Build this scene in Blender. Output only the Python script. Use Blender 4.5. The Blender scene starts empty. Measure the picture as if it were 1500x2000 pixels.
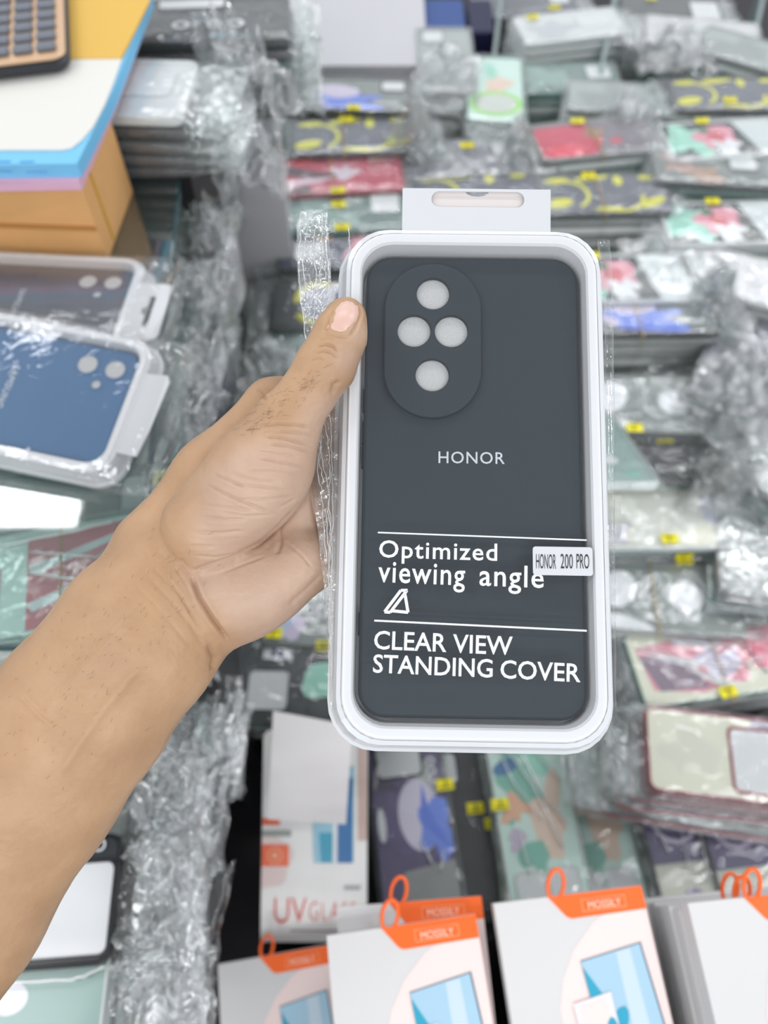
import bpy, bmesh, math, random
import numpy as np
from mathutils import Vector, Matrix, Euler
random.seed(7)
sc = bpy.context.scene
C = sc.collection
# ------------------------------------------------------------------ camera, world, lights, exposure
CAM_H, PITCH, FPX = 0.85, math.radians(58), 1500.0
cam_d = bpy.data.cameras.new('camera'); cam = bpy.data.objects.new('camera', cam_d); C.objects.link(cam)
cam_d.sensor_fit = 'HORIZONTAL'; cam_d.sensor_width = 36; cam_d.lens = 36
cam_d.clip_start = 0.02; cam_d.clip_end = 50
cam.location = (0, 0, CAM_H); cam.rotation_euler = (math.pi/2 - PITCH, 0, 0)
cam_d.dof.use_dof = True; cam_d.dof.focus_distance = 0.272; cam_d.dof.aperture_fstop = 10.0
sc.camera = cam
sc.view_settings.view_transform = 'Standard'; sc.view_settings.look = 'None'
sc.view_settings.gamma = 1; sc.view_settings.use_curve_mapping = False
sc.view_settings.exposure = 0.04
sc.cycles.transparent_max_bounces = 24; sc.cycles.max_bounces = 8; sc.cycles.diffuse_bounces = 3
sc.cycles.glossy_bounces = 3; sc.cycles.transmission_bounces = 4
sc.cycles.caustics_reflective = False; sc.cycles.caustics_refractive = False
sc.cycles.sample_clamp_indirect = 4.0
w = bpy.data.worlds.new('world'); sc.world = w; w.use_nodes = True
bg = w.node_tree.nodes['Background']; bg.inputs[0].default_value = (0.93, 0.96, 1.0, 1); bg.inputs[1].default_value = 0.88
LAMPS = [(-1.68, 1.48), (0.1, 1.55), (1.7, 1.42), (-1.6, 2.9), (0.1, 2.9), (1.7, 2.9),
         (-1.5, -0.1), (1.5, 0.0), (-0.9, -1.7), (0.9, -1.7), (0, -2.4), (-1.8, -2.6), (1.8, -2.6), (-0.9, -3.0), (0.9, -3.0)]  # rows farthest behind the viewer are added fill for the stack fronts
for lx, ly in LAMPS:
    ld = bpy.data.lights.new('ceiling_and_fill_lamp', 'AREA'); ld.shape = 'RECTANGLE'; ld.size = 1.2; ld.size_y = 0.2 if lx < -1.65 else 0.14
    ld.energy = 11 if ly > -2 else 16; ld.color = (0.97, 0.985, 1.0)
    lo = bpy.data.objects.new('ceiling_and_fill_lamp', ld); C.objects.link(lo); lo.location = (lx, ly, 2.38)

CR = Matrix(((1, 0, 0), (0, math.sin(PITCH), -math.cos(PITCH)), (0, math.cos(PITCH), math.sin(PITCH))))  # camera axes -> world
CO = Vector((0, 0, CAM_H))
def P(px, py, Z):
    return CO + CR @ Vector(((px-750)/FPX*Z, -(py-1000)/FPX*Z, -Z))
def PZ(px, py, z):
    d = CR @ Vector(((px-750)/FPX, -(py-1000)/FPX, -1)); t = (z-CAM_H)/d.z
    return CO + d*t

# ------------------------------------------------------------------ materials
M = {}
def s2l(c): return tuple((x/12.92 if x <= .04045 else ((x+.055)/1.055)**2.4) for x in c)
def hexc(r, g, b): return s2l((r/255, g/255, b/255))
def mat(name, col=(0.5,)*3, rough=.5, spec=.5, metal=0, noise=0, nscale=40, bump=0, bscale=200, sss=0, alpha=1, trans=0):
    if name in M: return M[name]
    m = bpy.data.materials.new(name); m.use_nodes = True; nt = m.node_tree; b = nt.nodes['Principled BSDF']
    b.inputs['Base Color'].default_value = (*col, 1); b.inputs['Roughness'].default_value = rough
    b.inputs['Specular IOR Level'].default_value = spec; b.inputs['Metallic'].default_value = metal
    b.inputs['Transmission Weight'].default_value = trans
    if noise or bump: tc = nt.nodes.new('ShaderNodeTexCoord')
    if noise:
        n = nt.nodes.new('ShaderNodeTexNoise'); n.inputs['Scale'].default_value = nscale; n.inputs['Detail'].default_value = 4
        nt.links.new(tc.outputs['Object'], n.inputs['Vector'])
        r = nt.nodes.new('ShaderNodeValToRGB')
        r.color_ramp.elements[0].position = .3; r.color_ramp.elements[1].position = .7
        r.color_ramp.elements[0].color = (*[x*(1-noise) for x in col], 1); r.color_ramp.elements[1].color = (*[min(1, x*(1+noise)) for x in col], 1)
        nt.links.new(n.outputs['Fac'], r.inputs[0]); nt.links.new(r.outputs[0], b.inputs['Base Color'])
    if bump:
        n2 = nt.nodes.new('ShaderNodeTexNoise'); n2.inputs['Scale'].default_value = bscale; n2.inputs['Detail'].default_value = 3
        nt.links.new(tc.outputs['Object'], n2.inputs['Vector'])
        bp = nt.nodes.new('ShaderNodeBump'); bp.inputs['Strength'].default_value = bump; bp.inputs['Distance'].default_value = .001
        nt.links.new(n2.outputs['Fac'], bp.inputs['Height']); nt.links.new(bp.outputs[0], b.inputs['Normal'])
    if sss:
        b.inputs['Subsurface Weight'].default_value = sss; b.inputs['Subsurface Radius'].default_value = (.004, .0015, .0008); b.inputs['Subsurface Scale'].default_value = 1
    M[name] = m; return m
def film(name, tint=(.95, .96, .96), gloss=.10, edge=.5, haze=.06, rough=.08, bump=.5, bscale=60, hazecol=(.85, .87, .88)):
    """thin clear plastic: see-through, shiny, slightly milky"""
    if name in M: return M[name]
    m = bpy.data.materials.new(name); m.use_nodes = True; nt = m.node_tree; nt.nodes.clear(); N = nt.nodes.new; L = nt.links.new
    out = N('ShaderNodeOutputMaterial'); tr = N('ShaderNodeBsdfTransparent'); tr.inputs[0].default_value = (*tint, 1)
    gl = N('ShaderNodeBsdfGlossy'); gl.inputs['Roughness'].default_value = rough; gl.inputs[0].default_value = (1, 1, 1, 1)
    df = N('ShaderNodeBsdfDiffuse'); df.inputs[0].default_value = (*hazecol, 1)
    m1 = N('ShaderNodeMixShader'); m1.inputs[0].default_value = haze; L(tr.outputs[0], m1.inputs[1]); L(df.outputs[0], m1.inputs[2])
    lw = N('ShaderNodeLayerWeight'); lw.inputs['Blend'].default_value = .25
    ma = N('ShaderNodeMath'); ma.operation = 'MULTIPLY_ADD'; ma.inputs[1].default_value = edge; ma.inputs[2].default_value = gloss; ma.use_clamp = True
    L(lw.outputs['Facing'], ma.inputs[0])
    m2 = N('ShaderNodeMixShader'); L(ma.outputs[0], m2.inputs[0]); L(m1.outputs[0], m2.inputs[1]); L(gl.outputs[0], m2.inputs[2])
    if bump:
        tc = N('ShaderNodeTexCoord'); n = N('ShaderNodeTexNoise'); n.inputs['Scale'].default_value = bscale; n.inputs['Detail'].default_value = 3
        n.inputs['Distortion'].default_value = 1.2
        L(tc.outputs['Object'], n.inputs['Vector'])
        bp = N('ShaderNodeBump'); bp.inputs['Strength'].default_value = bump; bp.inputs['Distance'].default_value = .004
        L(n.outputs['Fac'], bp.inputs['Height']); L(bp.outputs[0], gl.inputs['Normal']); L(bp.outputs[0], lw.inputs['Normal'])
    L(m2.outputs[0], out.inputs[0]); M[name] = m; return m

FILM = film('sleeve_film', tint=(.94, .96, .955), gloss=.05, edge=.32, haze=.05, rough=.10, bump=.45, bscale=45)
FILM2 = film('pile_film', tint=(.95, .96, .96), gloss=.13, edge=.40, haze=.05, rough=.09, bump=1.0, bscale=38)
FILMS = film('stack_film', tint=(.95, .965, .96), gloss=.05, edge=.30, haze=.13, rough=.12, bump=.45, bscale=45)
CELLO = film('cellophane', tint=(.975, .975, .975), gloss=.035, edge=.30, haze=.03, rough=.05, bump=.12, bscale=120)
FLAPM = film('flap_film', tint=(.96, .965, .965), gloss=.10, edge=.45, haze=.075, rough=.07, bump=.5, bscale=150)
CREASE = film('film_crease', tint=(1, 1, 1), gloss=.25, edge=.2, haze=.5, rough=.2, bump=0, hazecol=(.95, .95, .95))
LIDM = film('clear_lid', tint=(.98, .985, .985), gloss=.045, edge=.25, haze=.006, rough=.03, bump=0)
GLASS = film('green_glass', tint=(.80, .90, .88), gloss=.10, edge=.5, haze=.05, rough=.035, bump=0, hazecol=(.55, .75, .70))
GLASSE = mat('glass_edge', hexc(40, 70, 75), .15)
WHITE = mat('white_plastic', (.80, .80, .82), .4, .4)
TRAYIN = mat('tray_white', (.74, .73, .73), .4, .4)
SHELL = film('frosted_shell', tint=(.9, .92, .93), gloss=.08, edge=.35, haze=.72, rough=.2, bump=0, hazecol=(.88, .90, .93))
INK = mat('white_ink', (.86, .87, .88), .5)
BLACKINK = mat('black_ink', (.02, .02, .025), .5)
SIL = mat('black_silicone', hexc(50, 58, 65), .6, .3)
LINING = mat('grey_lining', hexc(196, 196, 196), .9, noise=.06, nscale=1500, bump=.3, bscale=1500)
SILVERINK = mat('silver_ink', (.62, .66, .70), .35, metal=.0)
YEL = mat('yellow_sticker', hexc(238, 226, 10), .5)
STK = mat('sticker_white', (.62, .63, .65), .5)
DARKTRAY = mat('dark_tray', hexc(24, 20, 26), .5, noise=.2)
KRAFT = mat('kraft_card', hexc(226, 172, 112), .75, noise=.05, nscale=30)
RUB = mat('rubber_tan', hexc(176, 150, 90), .6)

# ------------------------------------------------------------------ helpers
def link(name, me, m=None, parent=None):
    o = bpy.data.objects.new(name, me); C.objects.link(o)
    if m is not None and me is not None:
        for x in (m if isinstance(m, (list, tuple)) else [m]): me.materials.append(x)
    if parent: o.parent = parent
    return o
def empty(name, mw=None):
    o = bpy.data.objects.new(name, None); C.objects.link(o); o.empty_display_size = .02
    if mw is not None: o.matrix_world = mw
    return o
def tag(o, label, cat, group=None, kind=None):
    o['label'] = label; o['category'] = cat
    if group: o['group'] = group
    if kind: o['kind'] = kind
    return o
def struct(o): o['kind'] = 'structure'; return o
def mesh(verts, faces, smooth=False, mi=None, name='m'):
    me = bpy.data.meshes.new(name); me.from_pydata([tuple(v) for v in verts], [], faces)
    if smooth: me.polygons.foreach_set('use_smooth', [True]*len(me.polygons))
    if mi is not None: me.polygons.foreach_set('material_index', mi)
    me.update(); return me
def rrect(hw, hh, r, n=6, cx=0, cy=0):
    pts = []
    for (sx, sy, a0) in ((1, 1, 0), (-1, 1, 90), (-1, -1, 180), (1, -1, 270)):
        for k in range(n+1):
            a = math.radians(a0 + 90*k/n); pts.append((cx + sx*(hw-r) + r*math.cos(a), cy + sy*(hh-r) + r*math.sin(a)))
    return pts
def loft(secs, cap0=False, cap1=False, closed=False):
    n = len(secs[0]); V = [p for s in secs for p in s]; F = []
    for i in range(len(secs)-1 + (1 if closed else 0)):
        a = i*n; b = ((i+1) % len(secs))*n
        for k in range(n): F.append((a+k, a+(k+1) % n, b+(k+1) % n, b+k))
    if cap0: F.append(tuple(reversed(range(n))))
    if cap1: F.append(tuple(range((len(secs)-1)*n, len(secs)*n)))
    return V, F
def sec(hw, hh, r, z, n=6, cx=0, cy=0): return [(x, y, z) for x, y in rrect(hw, hh, r, n, cx, cy)]
def slab(hw, hh, r, z0, z1, bev=.0008, n=6, smooth=False, cx=0, cy=0):
    return mesh(*loft([sec(hw-bev, hh-bev, max(r-bev, 1e-4), z0, n, cx, cy), sec(hw, hh, r, z0+bev, n, cx, cy), sec(hw, hh, r, z1-bev, n, cx, cy), sec(hw-bev, hh-bev, max(r-bev, 1e-4), z1, n, cx, cy)], True, True), smooth=smooth)
def joinVF(parts):
    V, F, MI = [], [], []
    for p in parts:
        v, f = p[0], p[1]; m = p[2] if len(p) > 2 else 0; b = len(V); V += list(v); F += [tuple(i+b for i in x) for x in f]; MI += [m]*len(f)
    return V, F, MI
def boxVF(x0, y0, z0, x1, y1, z1):
    V = [(x, y, z) for z in (z0, z1) for y in (y0, y1) for x in (x0, x1)]
    return V, [(0, 2, 3, 1), (4, 5, 7, 6), (0, 1, 5, 4), (2, 6, 7, 3), (0, 4, 6, 2), (1, 3, 7, 5)]
def tube(pts, r, n=6, closed=False):
    pts = [Vector(p) for p in pts]; secs = []; m = len(pts); up = Vector((.13, .31, .94))
    for i, p in enumerate(pts):
        a = pts[(i-1) % m] if (closed or i > 0) else p; b = pts[(i+1) % m] if (closed or i < m-1) else p
        t = (b-a).normalized(); u = t.cross(up)
        if u.length < 1e-4: u = t.cross(Vector((1, 0, 0)))
        u.normalize(); v = t.cross(u); up2 = v
        secs.append([tuple(p + u*r*math.cos(2*math.pi*k/n) + v*r*math.sin(2*math.pi*k/n)) for k in range(n)])
    return loft(secs, not closed, not closed, closed)
def fill2d(loops, ext=0, bev=0):
    cu = bpy.data.curves.new('c', 'CURVE'); cu.dimensions = '2D'; cu.fill_mode = 'BOTH'
    for lp in loops:
        s = cu.splines.new('POLY'); s.points.add(len(lp)-1)
        for i, p in enumerate(lp): s.points[i].co = (p[0], p[1], 0, 1)
        s.use_cyclic_u = True
    cu.extrude = ext; cu.bevel_depth = bev; cu.bevel_resolution = 1; cu.offset = -bev
    return from_curve(cu)
def from_curve(cu):
    o = bpy.data.objects.new('tmp', cu); C.objects.link(o); dg = bpy.context.evaluated_depsgraph_get(); dg.update()
    me = bpy.data.meshes.new_from_object(o.evaluated_get(dg)); me.materials.clear()
    bpy.data.objects.remove(o); bpy.data.curves.remove(cu); return me
def text_me(body, x0, x1, y0, cap, z=0, bold=0.0, rot=0.0, space=1.0, ref='H', ext=0.0):
    """lettering whose base line starts at (x0,y0), is x1-x0 wide and has capitals cap tall"""
    def mk(s):
        cu = bpy.data.curves.new('t', 'FONT'); cu.body = s; cu.size = 1
        if bold > 0: cu.bevel_depth = bold; cu.bevel_resolution = 0
        else: cu.offset = bold
        cu.space_character = space; cu.resolution_u = 3; cu.extrude = ext
        return from_curve(cu)
    hm = mk(ref); ch = max(v.co.y for v in hm.vertices); bpy.data.meshes.remove(hm)
    me = mk(body); xs = [v.co.x for v in me.vertices]; a, b = min(xs), max(xs)
    sx = (x1-x0)/(b-a); sy = cap/ch; cr, sr = math.cos(rot), math.sin(rot)
    for v in me.vertices:
        X = (v.co.x-a)*sx; Y = v.co.y*sy; v.co = (x0 + X*cr - Y*sr, y0 + X*sr + Y*cr, z + v.co.z*.0002)
    me.update(); return me
def pose(loc, normal, updir):
    n = Vector(normal).normalized(); u = Vector(updir); u = (u - n*u.dot(n)).normalized(); r = u.cross(n)
    return Matrix.Translation(loc) @ Matrix((r, u, n)).transposed().to_4x4()
def campose(loc, tilt=0, roll=0, yawt=0):
    """a plate facing the viewer; tilt>0 leans its top edge away"""
    R = CR.to_4x4() @ Matrix.Rotation(-math.radians(tilt), 4, 'X') @ Matrix.Rotation(math.radians(yawt), 4, 'Y') @ Matrix.Rotation(math.radians(roll), 4, 'Z')
    return Matrix.Translation(loc) @ R
# value noise
def _h(ix, iy, iz, seed):
    n = (ix.astype(np.int64)*73856093) ^ (iy.astype(np.int64)*19349663) ^ (iz.astype(np.int64)*83492791) ^ (seed*2654435)
    n = (n ^ (n >> 13)) * 1274126177 & 0x7fffffff
    return ((n ^ (n >> 16)) & 0xffff)/65535.0
def vnoise(p, seed=0):
    i = np.floor(p); f = p-i; f = f*f*(3-2*f); o = 0
    for dx in (0, 1):
        for dy in (0, 1):
            for dz in (0, 1):
                wgt = (f[:, 0] if dx else 1-f[:, 0])*(f[:, 1] if dy else 1-f[:, 1])*(f[:, 2] if dz else 1-f[:, 2])
                o = o + wgt*_h(i[:, 0]+dx, i[:, 1]+dy, i[:, 2]+dz, seed)
    return o
def ridged(p, seed=0, oct=3):
    o = 0; a = .55
    for k in range(oct): o = o + a*(1-np.abs(2*vnoise(p*(2.03**k), seed+k*17)-1)); a *= .5
    return o

# ------------------------------------------------------------------ setting
TABLE_Z = 0.0
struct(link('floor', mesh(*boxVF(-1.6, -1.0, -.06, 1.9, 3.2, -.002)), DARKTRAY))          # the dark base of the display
CEIL = mat('ceiling_white', (.62, .63, .64), .8)
struct(link('ceiling', mesh(*boxVF(-3.4, -3.8, 2.4, 3.4, 4.2, 2.44)), CEIL))
GREYP = mat('grey_laminate', hexc(190, 189, 193), .35, .4, noise=.02, nscale=4)
a = PZ(430, 128, .27); b = PZ(835, 128, .27)
struct(link('trim_1', mesh(*boxVF(a.x, a.y, -.002, b.x, a.y+.9, .27)), GREYP))               # light grey worktop behind the cases
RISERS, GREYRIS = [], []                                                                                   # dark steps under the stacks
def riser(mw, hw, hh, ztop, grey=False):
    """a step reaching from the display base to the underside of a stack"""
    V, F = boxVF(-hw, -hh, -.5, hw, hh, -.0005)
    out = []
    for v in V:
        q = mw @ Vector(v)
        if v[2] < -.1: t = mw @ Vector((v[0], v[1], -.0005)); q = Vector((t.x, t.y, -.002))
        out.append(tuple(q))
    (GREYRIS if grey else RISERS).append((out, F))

# ------------------------------------------------------------------ phone cases in film sleeves
def pm(rgb): return mat('print_%d_%d_%d' % rgb, hexc(*rgb), .4)
def tmat(name, rgb, a=.0): return mat(name, hexc(*rgb), .25, .5)
PAN = {'grey': tmat('panel_grey', (128, 134, 132)), 'dark': tmat('panel_dark', (52, 58, 60)), 'black': tmat('panel_black', (30, 31, 36)),
       'slate': tmat('panel_slate', (96, 98, 112)), 'clear': tmat('panel_clear', (172, 178, 176)), 'green': tmat('panel_green', (108, 132, 126)),
       'navy': tmat('panel_navy', (40, 50, 82)), 'cream': tmat('panel_cream', (236, 234, 214)), 'mint': tmat('panel_mint', (214, 238, 228)),
       'crimson': tmat('panel_crimson', (196, 52, 84)), 'purple': tmat('panel_purple', (96, 86, 122)), 'palegreen': tmat('panel_palegreen', (150, 176, 170)),
       'white': tmat('panel_white', (222, 222, 224)), 'mauve': tmat('panel_mauve', (128, 118, 128))}
BUM = {'black': tmat('bumper_black', (26, 27, 32)), 'grey': tmat('bumper_grey', (150, 154, 152)), 'green': tmat('bumper_green', (76, 120, 110)),
       'clear': tmat('bumper_clear', (212, 218, 216)), 'red': tmat('bumper_red', (158, 40, 58)), 'navy': tmat('bumper_navy', (34, 42, 66)),
       'lime': tmat('bumper_lime', (150, 220, 80)), 'white': tmat('bumper_white', (232, 233, 233)), 'dark': tmat('bumper_dark', (60, 64, 66))}
WIN = mat('window_card', hexc(226, 226, 228), .5)
def ell(cx, cy, rx, ry, rot=0, n=22):
    c, s = math.cos(math.radians(rot)), math.sin(math.radians(rot))
    return [(cx + rx*math.cos(a)*c - ry*math.sin(a)*s, cy + rx*math.cos(a)*s + ry*math.sin(a)*c) for a in [2*math.pi*k/n for k in range(n)]]
def blob(cx, cy, r, seed, st=1.0, n=26):
    rr = random.Random(seed); ph = [rr.uniform(0, 6.28) for _ in range(5)]; am = [rr.uniform(.08, .26) for _ in range(5)]
    out = []
    for k in range(n):
        a = 2*math.pi*k/n; q = r*(1 + sum(am[j]*math.sin((j+2)*a + ph[j]) for j in range(5))/1.3); out.append((cx + q*math.cos(a)*st, cy + q*math.sin(a)))
    return out
def arc(cx, cy, r, wd, a0, a1, n=12):
    o = []
    for k in range(n+1): a = math.radians(a0+(a1-a0)*k/n); o.append((cx+(r+wd/2)*math.cos(a), cy+(r+wd/2)*math.sin(a)))
    for k in range(n, -1, -1): a = math.radians(a0+(a1-a0)*k/n); o.append((cx+(r-wd/2)*math.cos(a), cy+(r-wd/2)*math.sin(a)))
    return o
LIL, BLU, PUR, PINK, RED, MINT = (214, 200, 226), (88, 122, 226), (74, 62, 96), (232, 150, 170), (206, 40, 78), (160, 220, 200)
YLW, DRK, WHT, CRM, ORG, PEA, TEA, GRY = (226, 220, 50), (40, 40, 52), (236, 236, 240), (238, 236, 214), (236, 182, 148), (238, 208, 188), (128, 190, 172), (150, 150, 148)
S = {}
S['moon'] = ('grey', 'black', [(58, 20, 15, 11)], [(blob(-10, -14, 26, 3, 1.5), PUR), (ell(-22, -2, 34, 26), LIL), (blob(0, -14, 20, 5, 2.2), BLU), (ell(-12, 6, 26, 14), LIL), (ell(-62, 2, 15, 26), GRY)], [('oroo', 34, 66, -26, 9, WHT)])
S['yellow'] = ('slate', 'dark', [], [(ell(-58, -16, 18, 9, 15), YLW), (arc(-45, 0, 26, 5, -60, 120), YLW), (ell(-56, 28, 16, 5, 8), YLW), (ell(-10, 32, 22, 6, 10), YLW), (ell(22, 26, 6, 10), YLW), (arc(18, -4, 30, 5, -110, 0), YLW), (ell(58, -18, 18, 7, 28), YLW), (ell(58, 30, 10, 5), YLW), (ell(2, -30, 18, 4), YLW)], [])
S['red'] = ('crimson', 'red', [], [([(-80, 30), (-30, 8), (10, 0), (-30, -10), (-80, 10)], (70, 24, 50)), ([(-80, -30), (-20, -14), (0, -4), (-60, -8)], (230, 190, 206)), (blob(8, 2, 14, 4), (220, 200, 214)), ([(-80, -39), (-40, -20), (-30, -39)], (60, 40, 56)), ([(40, 30), (76, 34), (76, 26), (40, 22)], PEA), ([(38, 12), (74, 16), (74, 14), (38, 10)], (110, 30, 50)), (ell(-44, 26, 16, 6, 10), (240, 60, 80))], [])
S['redgrey'] = ('mauve', 'grey', [], [([(-80, -38), (-80, 30), (-10, 34), (10, 0), (-10, -38)], RED), (ell(-46, -22, 26, 12), (236, 60, 90)), (blob(0, 10, 12, 8), (160, 120, 90)), (ell(24, -10, 9, 6), (210, 60, 90))], [])
S['mintpink'] = ('dark', 'white', [], [(blob(-46, 0, 32, 11), MINT), (blob(-12, 6, 26, 13), PINK), (ell(-12, 6, 12, 10), (214, 84, 96)), (blob(-4, -18, 16, 15), WHT), ([(18, 36), (70, 36), (76, -36), (36, -36)], (214, 220, 222)), (ell(-24, 20, 8, 6), (60, 110, 70))], [])
S['ovals'] = ('grey', 'grey', [], [(ell(-42, 8, 17, 22, -30), WHT), (ell(26, 2, 17, 17), WHT), ([(44, 18), (74, 18), (76, -14), (44, -14)], (206, 206, 210)), (ell(-34, -34, 30, 10, -20), WHT)], [])
S['cream'] = ('cream', 'white', [], [(blob(-20, 0, 30, 31, 1.7), (224, 224, 214)), (blob(-50, 8, 16, 33), (246, 246, 236)), ([(28, 24), (70, 24), (76, -18), (46, -22), (28, -4)], (206, 206, 226)), ([(28, 26), (56, 27), (56, 24), (28, 23)], (90, 96, 120)), (blob(-70, -20, 16, 36), (210, 204, 214))], [])
S['redcream'] = ('cream', 'green', [], [([(-72, 22), (10, 30), (40, 12), (30, -24), (-20, -30), (-66, -22)], (232, 150, 166)), ([(30, 28), (78, 30), (78, -16), (40, -14)], (236, 92, 128)), ([(-72, 14), (-30, 6), (-10, -26), (-60, -24)], (140, 118, 136)), ([(-74, 20), (-20, 2), (10, -8), (-24, -4)], WHT), ([(-30, -4), (20, -26), (0, -28)], WHT), (blob(6, -2, 18, 41), (206, 196, 220)), (ell(-10, 20, 26, 4, -8), (196, 190, 206)), ([(30, 30), (33, 30), (50, -20), (47, -20)], (90, 40, 60))], [])
S['creamwin'] = ('cream', 'red', [(30, -2, 34, 28)], [(blob(-40, 0, 22, 51), (226, 222, 206)), (blob(30, 33, 8, 52, 2), (176, 168, 186))], [])
S['leaf'] = ('grey', 'dark', [], [(blob(-60, -8, 20, 61, 1.1), LIL), (blob(-62, -14, 13, 62), (190, 206, 236)), (blob(-50, 6, 10, 63), WHT)], [('oroo', -38, 6, -6, 14, WHT)])
S['flower'] = ('dark', 'dark', [(-42, -12, 19, 19)], [([(-50, 32), (-22, 32), (-22, 20), (-50, 20)], WHT), ([(-42, 30), (-38, 30), (-38, 22), (-42, 22)], (40, 60, 110)), ([(-35, 30), (-31, 30), (-31, 22), (-35, 22)], (40, 60, 110)), (blob(22, -2, 26, 71, 1.0), MINT), (ell(12, 24, 16, 7), DRK), (blob(42, 2, 18, 73), PINK), (ell(36, 4, 7, 16), (40, 90, 70)), (blob(52, 4, 9, 75), CRM)], [])
S['ring'] = ('mint', 'green', [], [(blob(-30, 4, 22, 81), TEA), (ell(44, 6, 20, 8, 12), MINT), (blob(10, -4, 18, 83), PEA), (ell(-36, 0, 29, 36), (150, 226, 60)), (ell(-36, 0, 23, 29), (210, 214, 206))], [])
S['mintart'] = ('mint', 'clear', [(-62, -16, 15, 13), (-62, 16, 13, 13)], [(blob(30, 12, 22, 91, 1.5), TEA), (blob(-4, -12, 18, 92, 1.8), PEA), (blob(52, -8, 14, 93), MINT), (blob(10, 20, 13, 94), ORG), (blob(-34, 8, 14, 95), TEA), (ell(50, 22, 7, 14, 20), (60, 120, 170)), (blob(-18, 22, 9, 96), (206, 190, 212))], [])
S['purplemoon'] = ('purple', 'black', [(60, 6, 18, 22)], [(ell(38, -10, 22, 14), (190, 194, 188)), (blob(6, 2, 30, 101, 1.2), (92, 78, 124)), (ell(4, -8, 34, 21), (226, 216, 236)), (blob(-10, -24, 17, 103, 1.7), (110, 140, 236)), ([(34, -14), (6, -18), (-30, -34), (-4, -8)], BLU), ([(-78, -36), (-40, -36), (-46, 14), (-76, 18)], GRY), (ell(-2, 30, 16, 4), WHT), (blob(36, 20, 8, 105), PUR)], [('oroo', 22, 58, -30, 9, WHT)])
S['darkprint'] = ('purple', 'dark', [], [(arc(30, 6, 22, 4, 0, 360), LIL), (ell(30, 6, 4, 12), LIL), (ell(42, 6, 3, 12), LIL), ([(-80, -37), (-80, 37), (-10, 37), (-10, -37)], (206, 204, 190)), (ell(-52, 6, 20, 14), (140, 128, 160)), (ell(-48, -20, 14, 10), (150, 140, 170))], [])
S['pinkart'] = ('navy', 'dark', [(-46, -8, 16, 14)], [(blob(26, -4, 28, 111, 1.2), (226, 130, 150)), (blob(50, 8, 20, 112), (92, 74, 128)), (ell(-30, 18, 12, 8), (232, 168, 128)), (blob(12, -14, 12, 113), LIL)], [])
S['blueyellow'] = ('dark', 'dark', [], [([(-48, 26), (-4, 26), (-4, -24), (-48, -24)], (44, 60, 116)), (arc(-28, 8, 24, 9, 60, 190), YLW), (arc(-28, -6, 24, 7, 200, 300), YLW), (ell(40, 24, 26, 5), YLW)], [])
S['window'] = ('dark', 'black', [(54, -8, 22, 27)], [], [])
S['bigwindow'] = ('dark', 'black', [(36, -6, 42, 27)], [], [('O', 62, 71, 28, 8, WHT)])
S['clear'] = ('clear', 'grey', [(58, 16, 15, 14)], [(blob(-20, 0, 24, 121, 1.6), (150, 156, 154))], [])
S['white'] = ('white', 'white', [(40, 8, 24, 16)], [(blob(-30, -4, 24, 123, 1.4), (198, 200, 204))], [])
S['smoky'] = ('slate', 'dark', [(56, 14, 16, 15)], [(blob(-20, 4, 26, 131, 1.5), (70, 74, 84)), (ell(10, -14, 30, 8, 12), (120, 124, 130))], [])
S['black'] = ('black', 'black', [(56, 14, 15, 14)], [], [])
S['green'] = ('green', 'green', [(56, 12, 17, 17)], [(blob(-20, 0, 26, 133, 1.5), (140, 168, 160))], [])
S['palegreen'] = ('palegreen', 'clear', [], [(ell(20, 8, 12, 9), WHT), (ell(-30, -6, 9, 8), WHT), (ell(-60, -20, 8, 6), TEA), (ell(2, 20, 10, 5), TEA)], [])
S['brown'] = ('grey', 'dark', [(34, 8, 17, 14), (-20, 22, 9, 8)], [(blob(-46, 4, 20, 141), (178, 140, 130)), (blob(-14, -20, 16, 142, 1.3), (176, 140, 120))], [])
S['oroodark'] = ('dark', 'dark', [(-10, 30, 30, 9)], [([(10, -30), (38, -30), (38, -24), (10, -24)], (110, 170, 196))], [('oroo', -26, 40, -16, 13, WHT)])
S['redglass'] = ('mint', 'green', [], [([(-14, 30), (60, 34), (64, -30), (-14, -34)], (214, 92, 108)), ([(-14, 10), (60, 30), (62, 26), (-10, 4)], WHT), ([(-14, -16), (60, 8), (60, 2), (-10, -22)], WHT), ([(-70, 20), (-30, 12), (-30, -28), (-72, -20)], (226, 140, 150)), ([(-72, 6), (-30, -10), (-30, -16), (-72, -2)], WHT)], [])
ART_CACHE = {}
def art_mesh(style, z):
    """printed picture: thin shapes laid on the back panel"""
    mats = []; V = []; F = []; MI = []
    for i, (poly, col) in enumerate(S[style][3]):
        m = pm(col)
        if m not in mats: mats.append(m)
        b = len(V); zz = z + .00012*(i+1)
        V += [(max(-.0795, min(.0795, x*.001)), max(-.0375, min(.0375, y*.001)), zz) for x, y in poly]; F.append(tuple(range(b, b+len(poly)))); MI.append(mats.index(m))
    if not V: return None, None
    return mesh(V, F, mi=MI), mats
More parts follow.
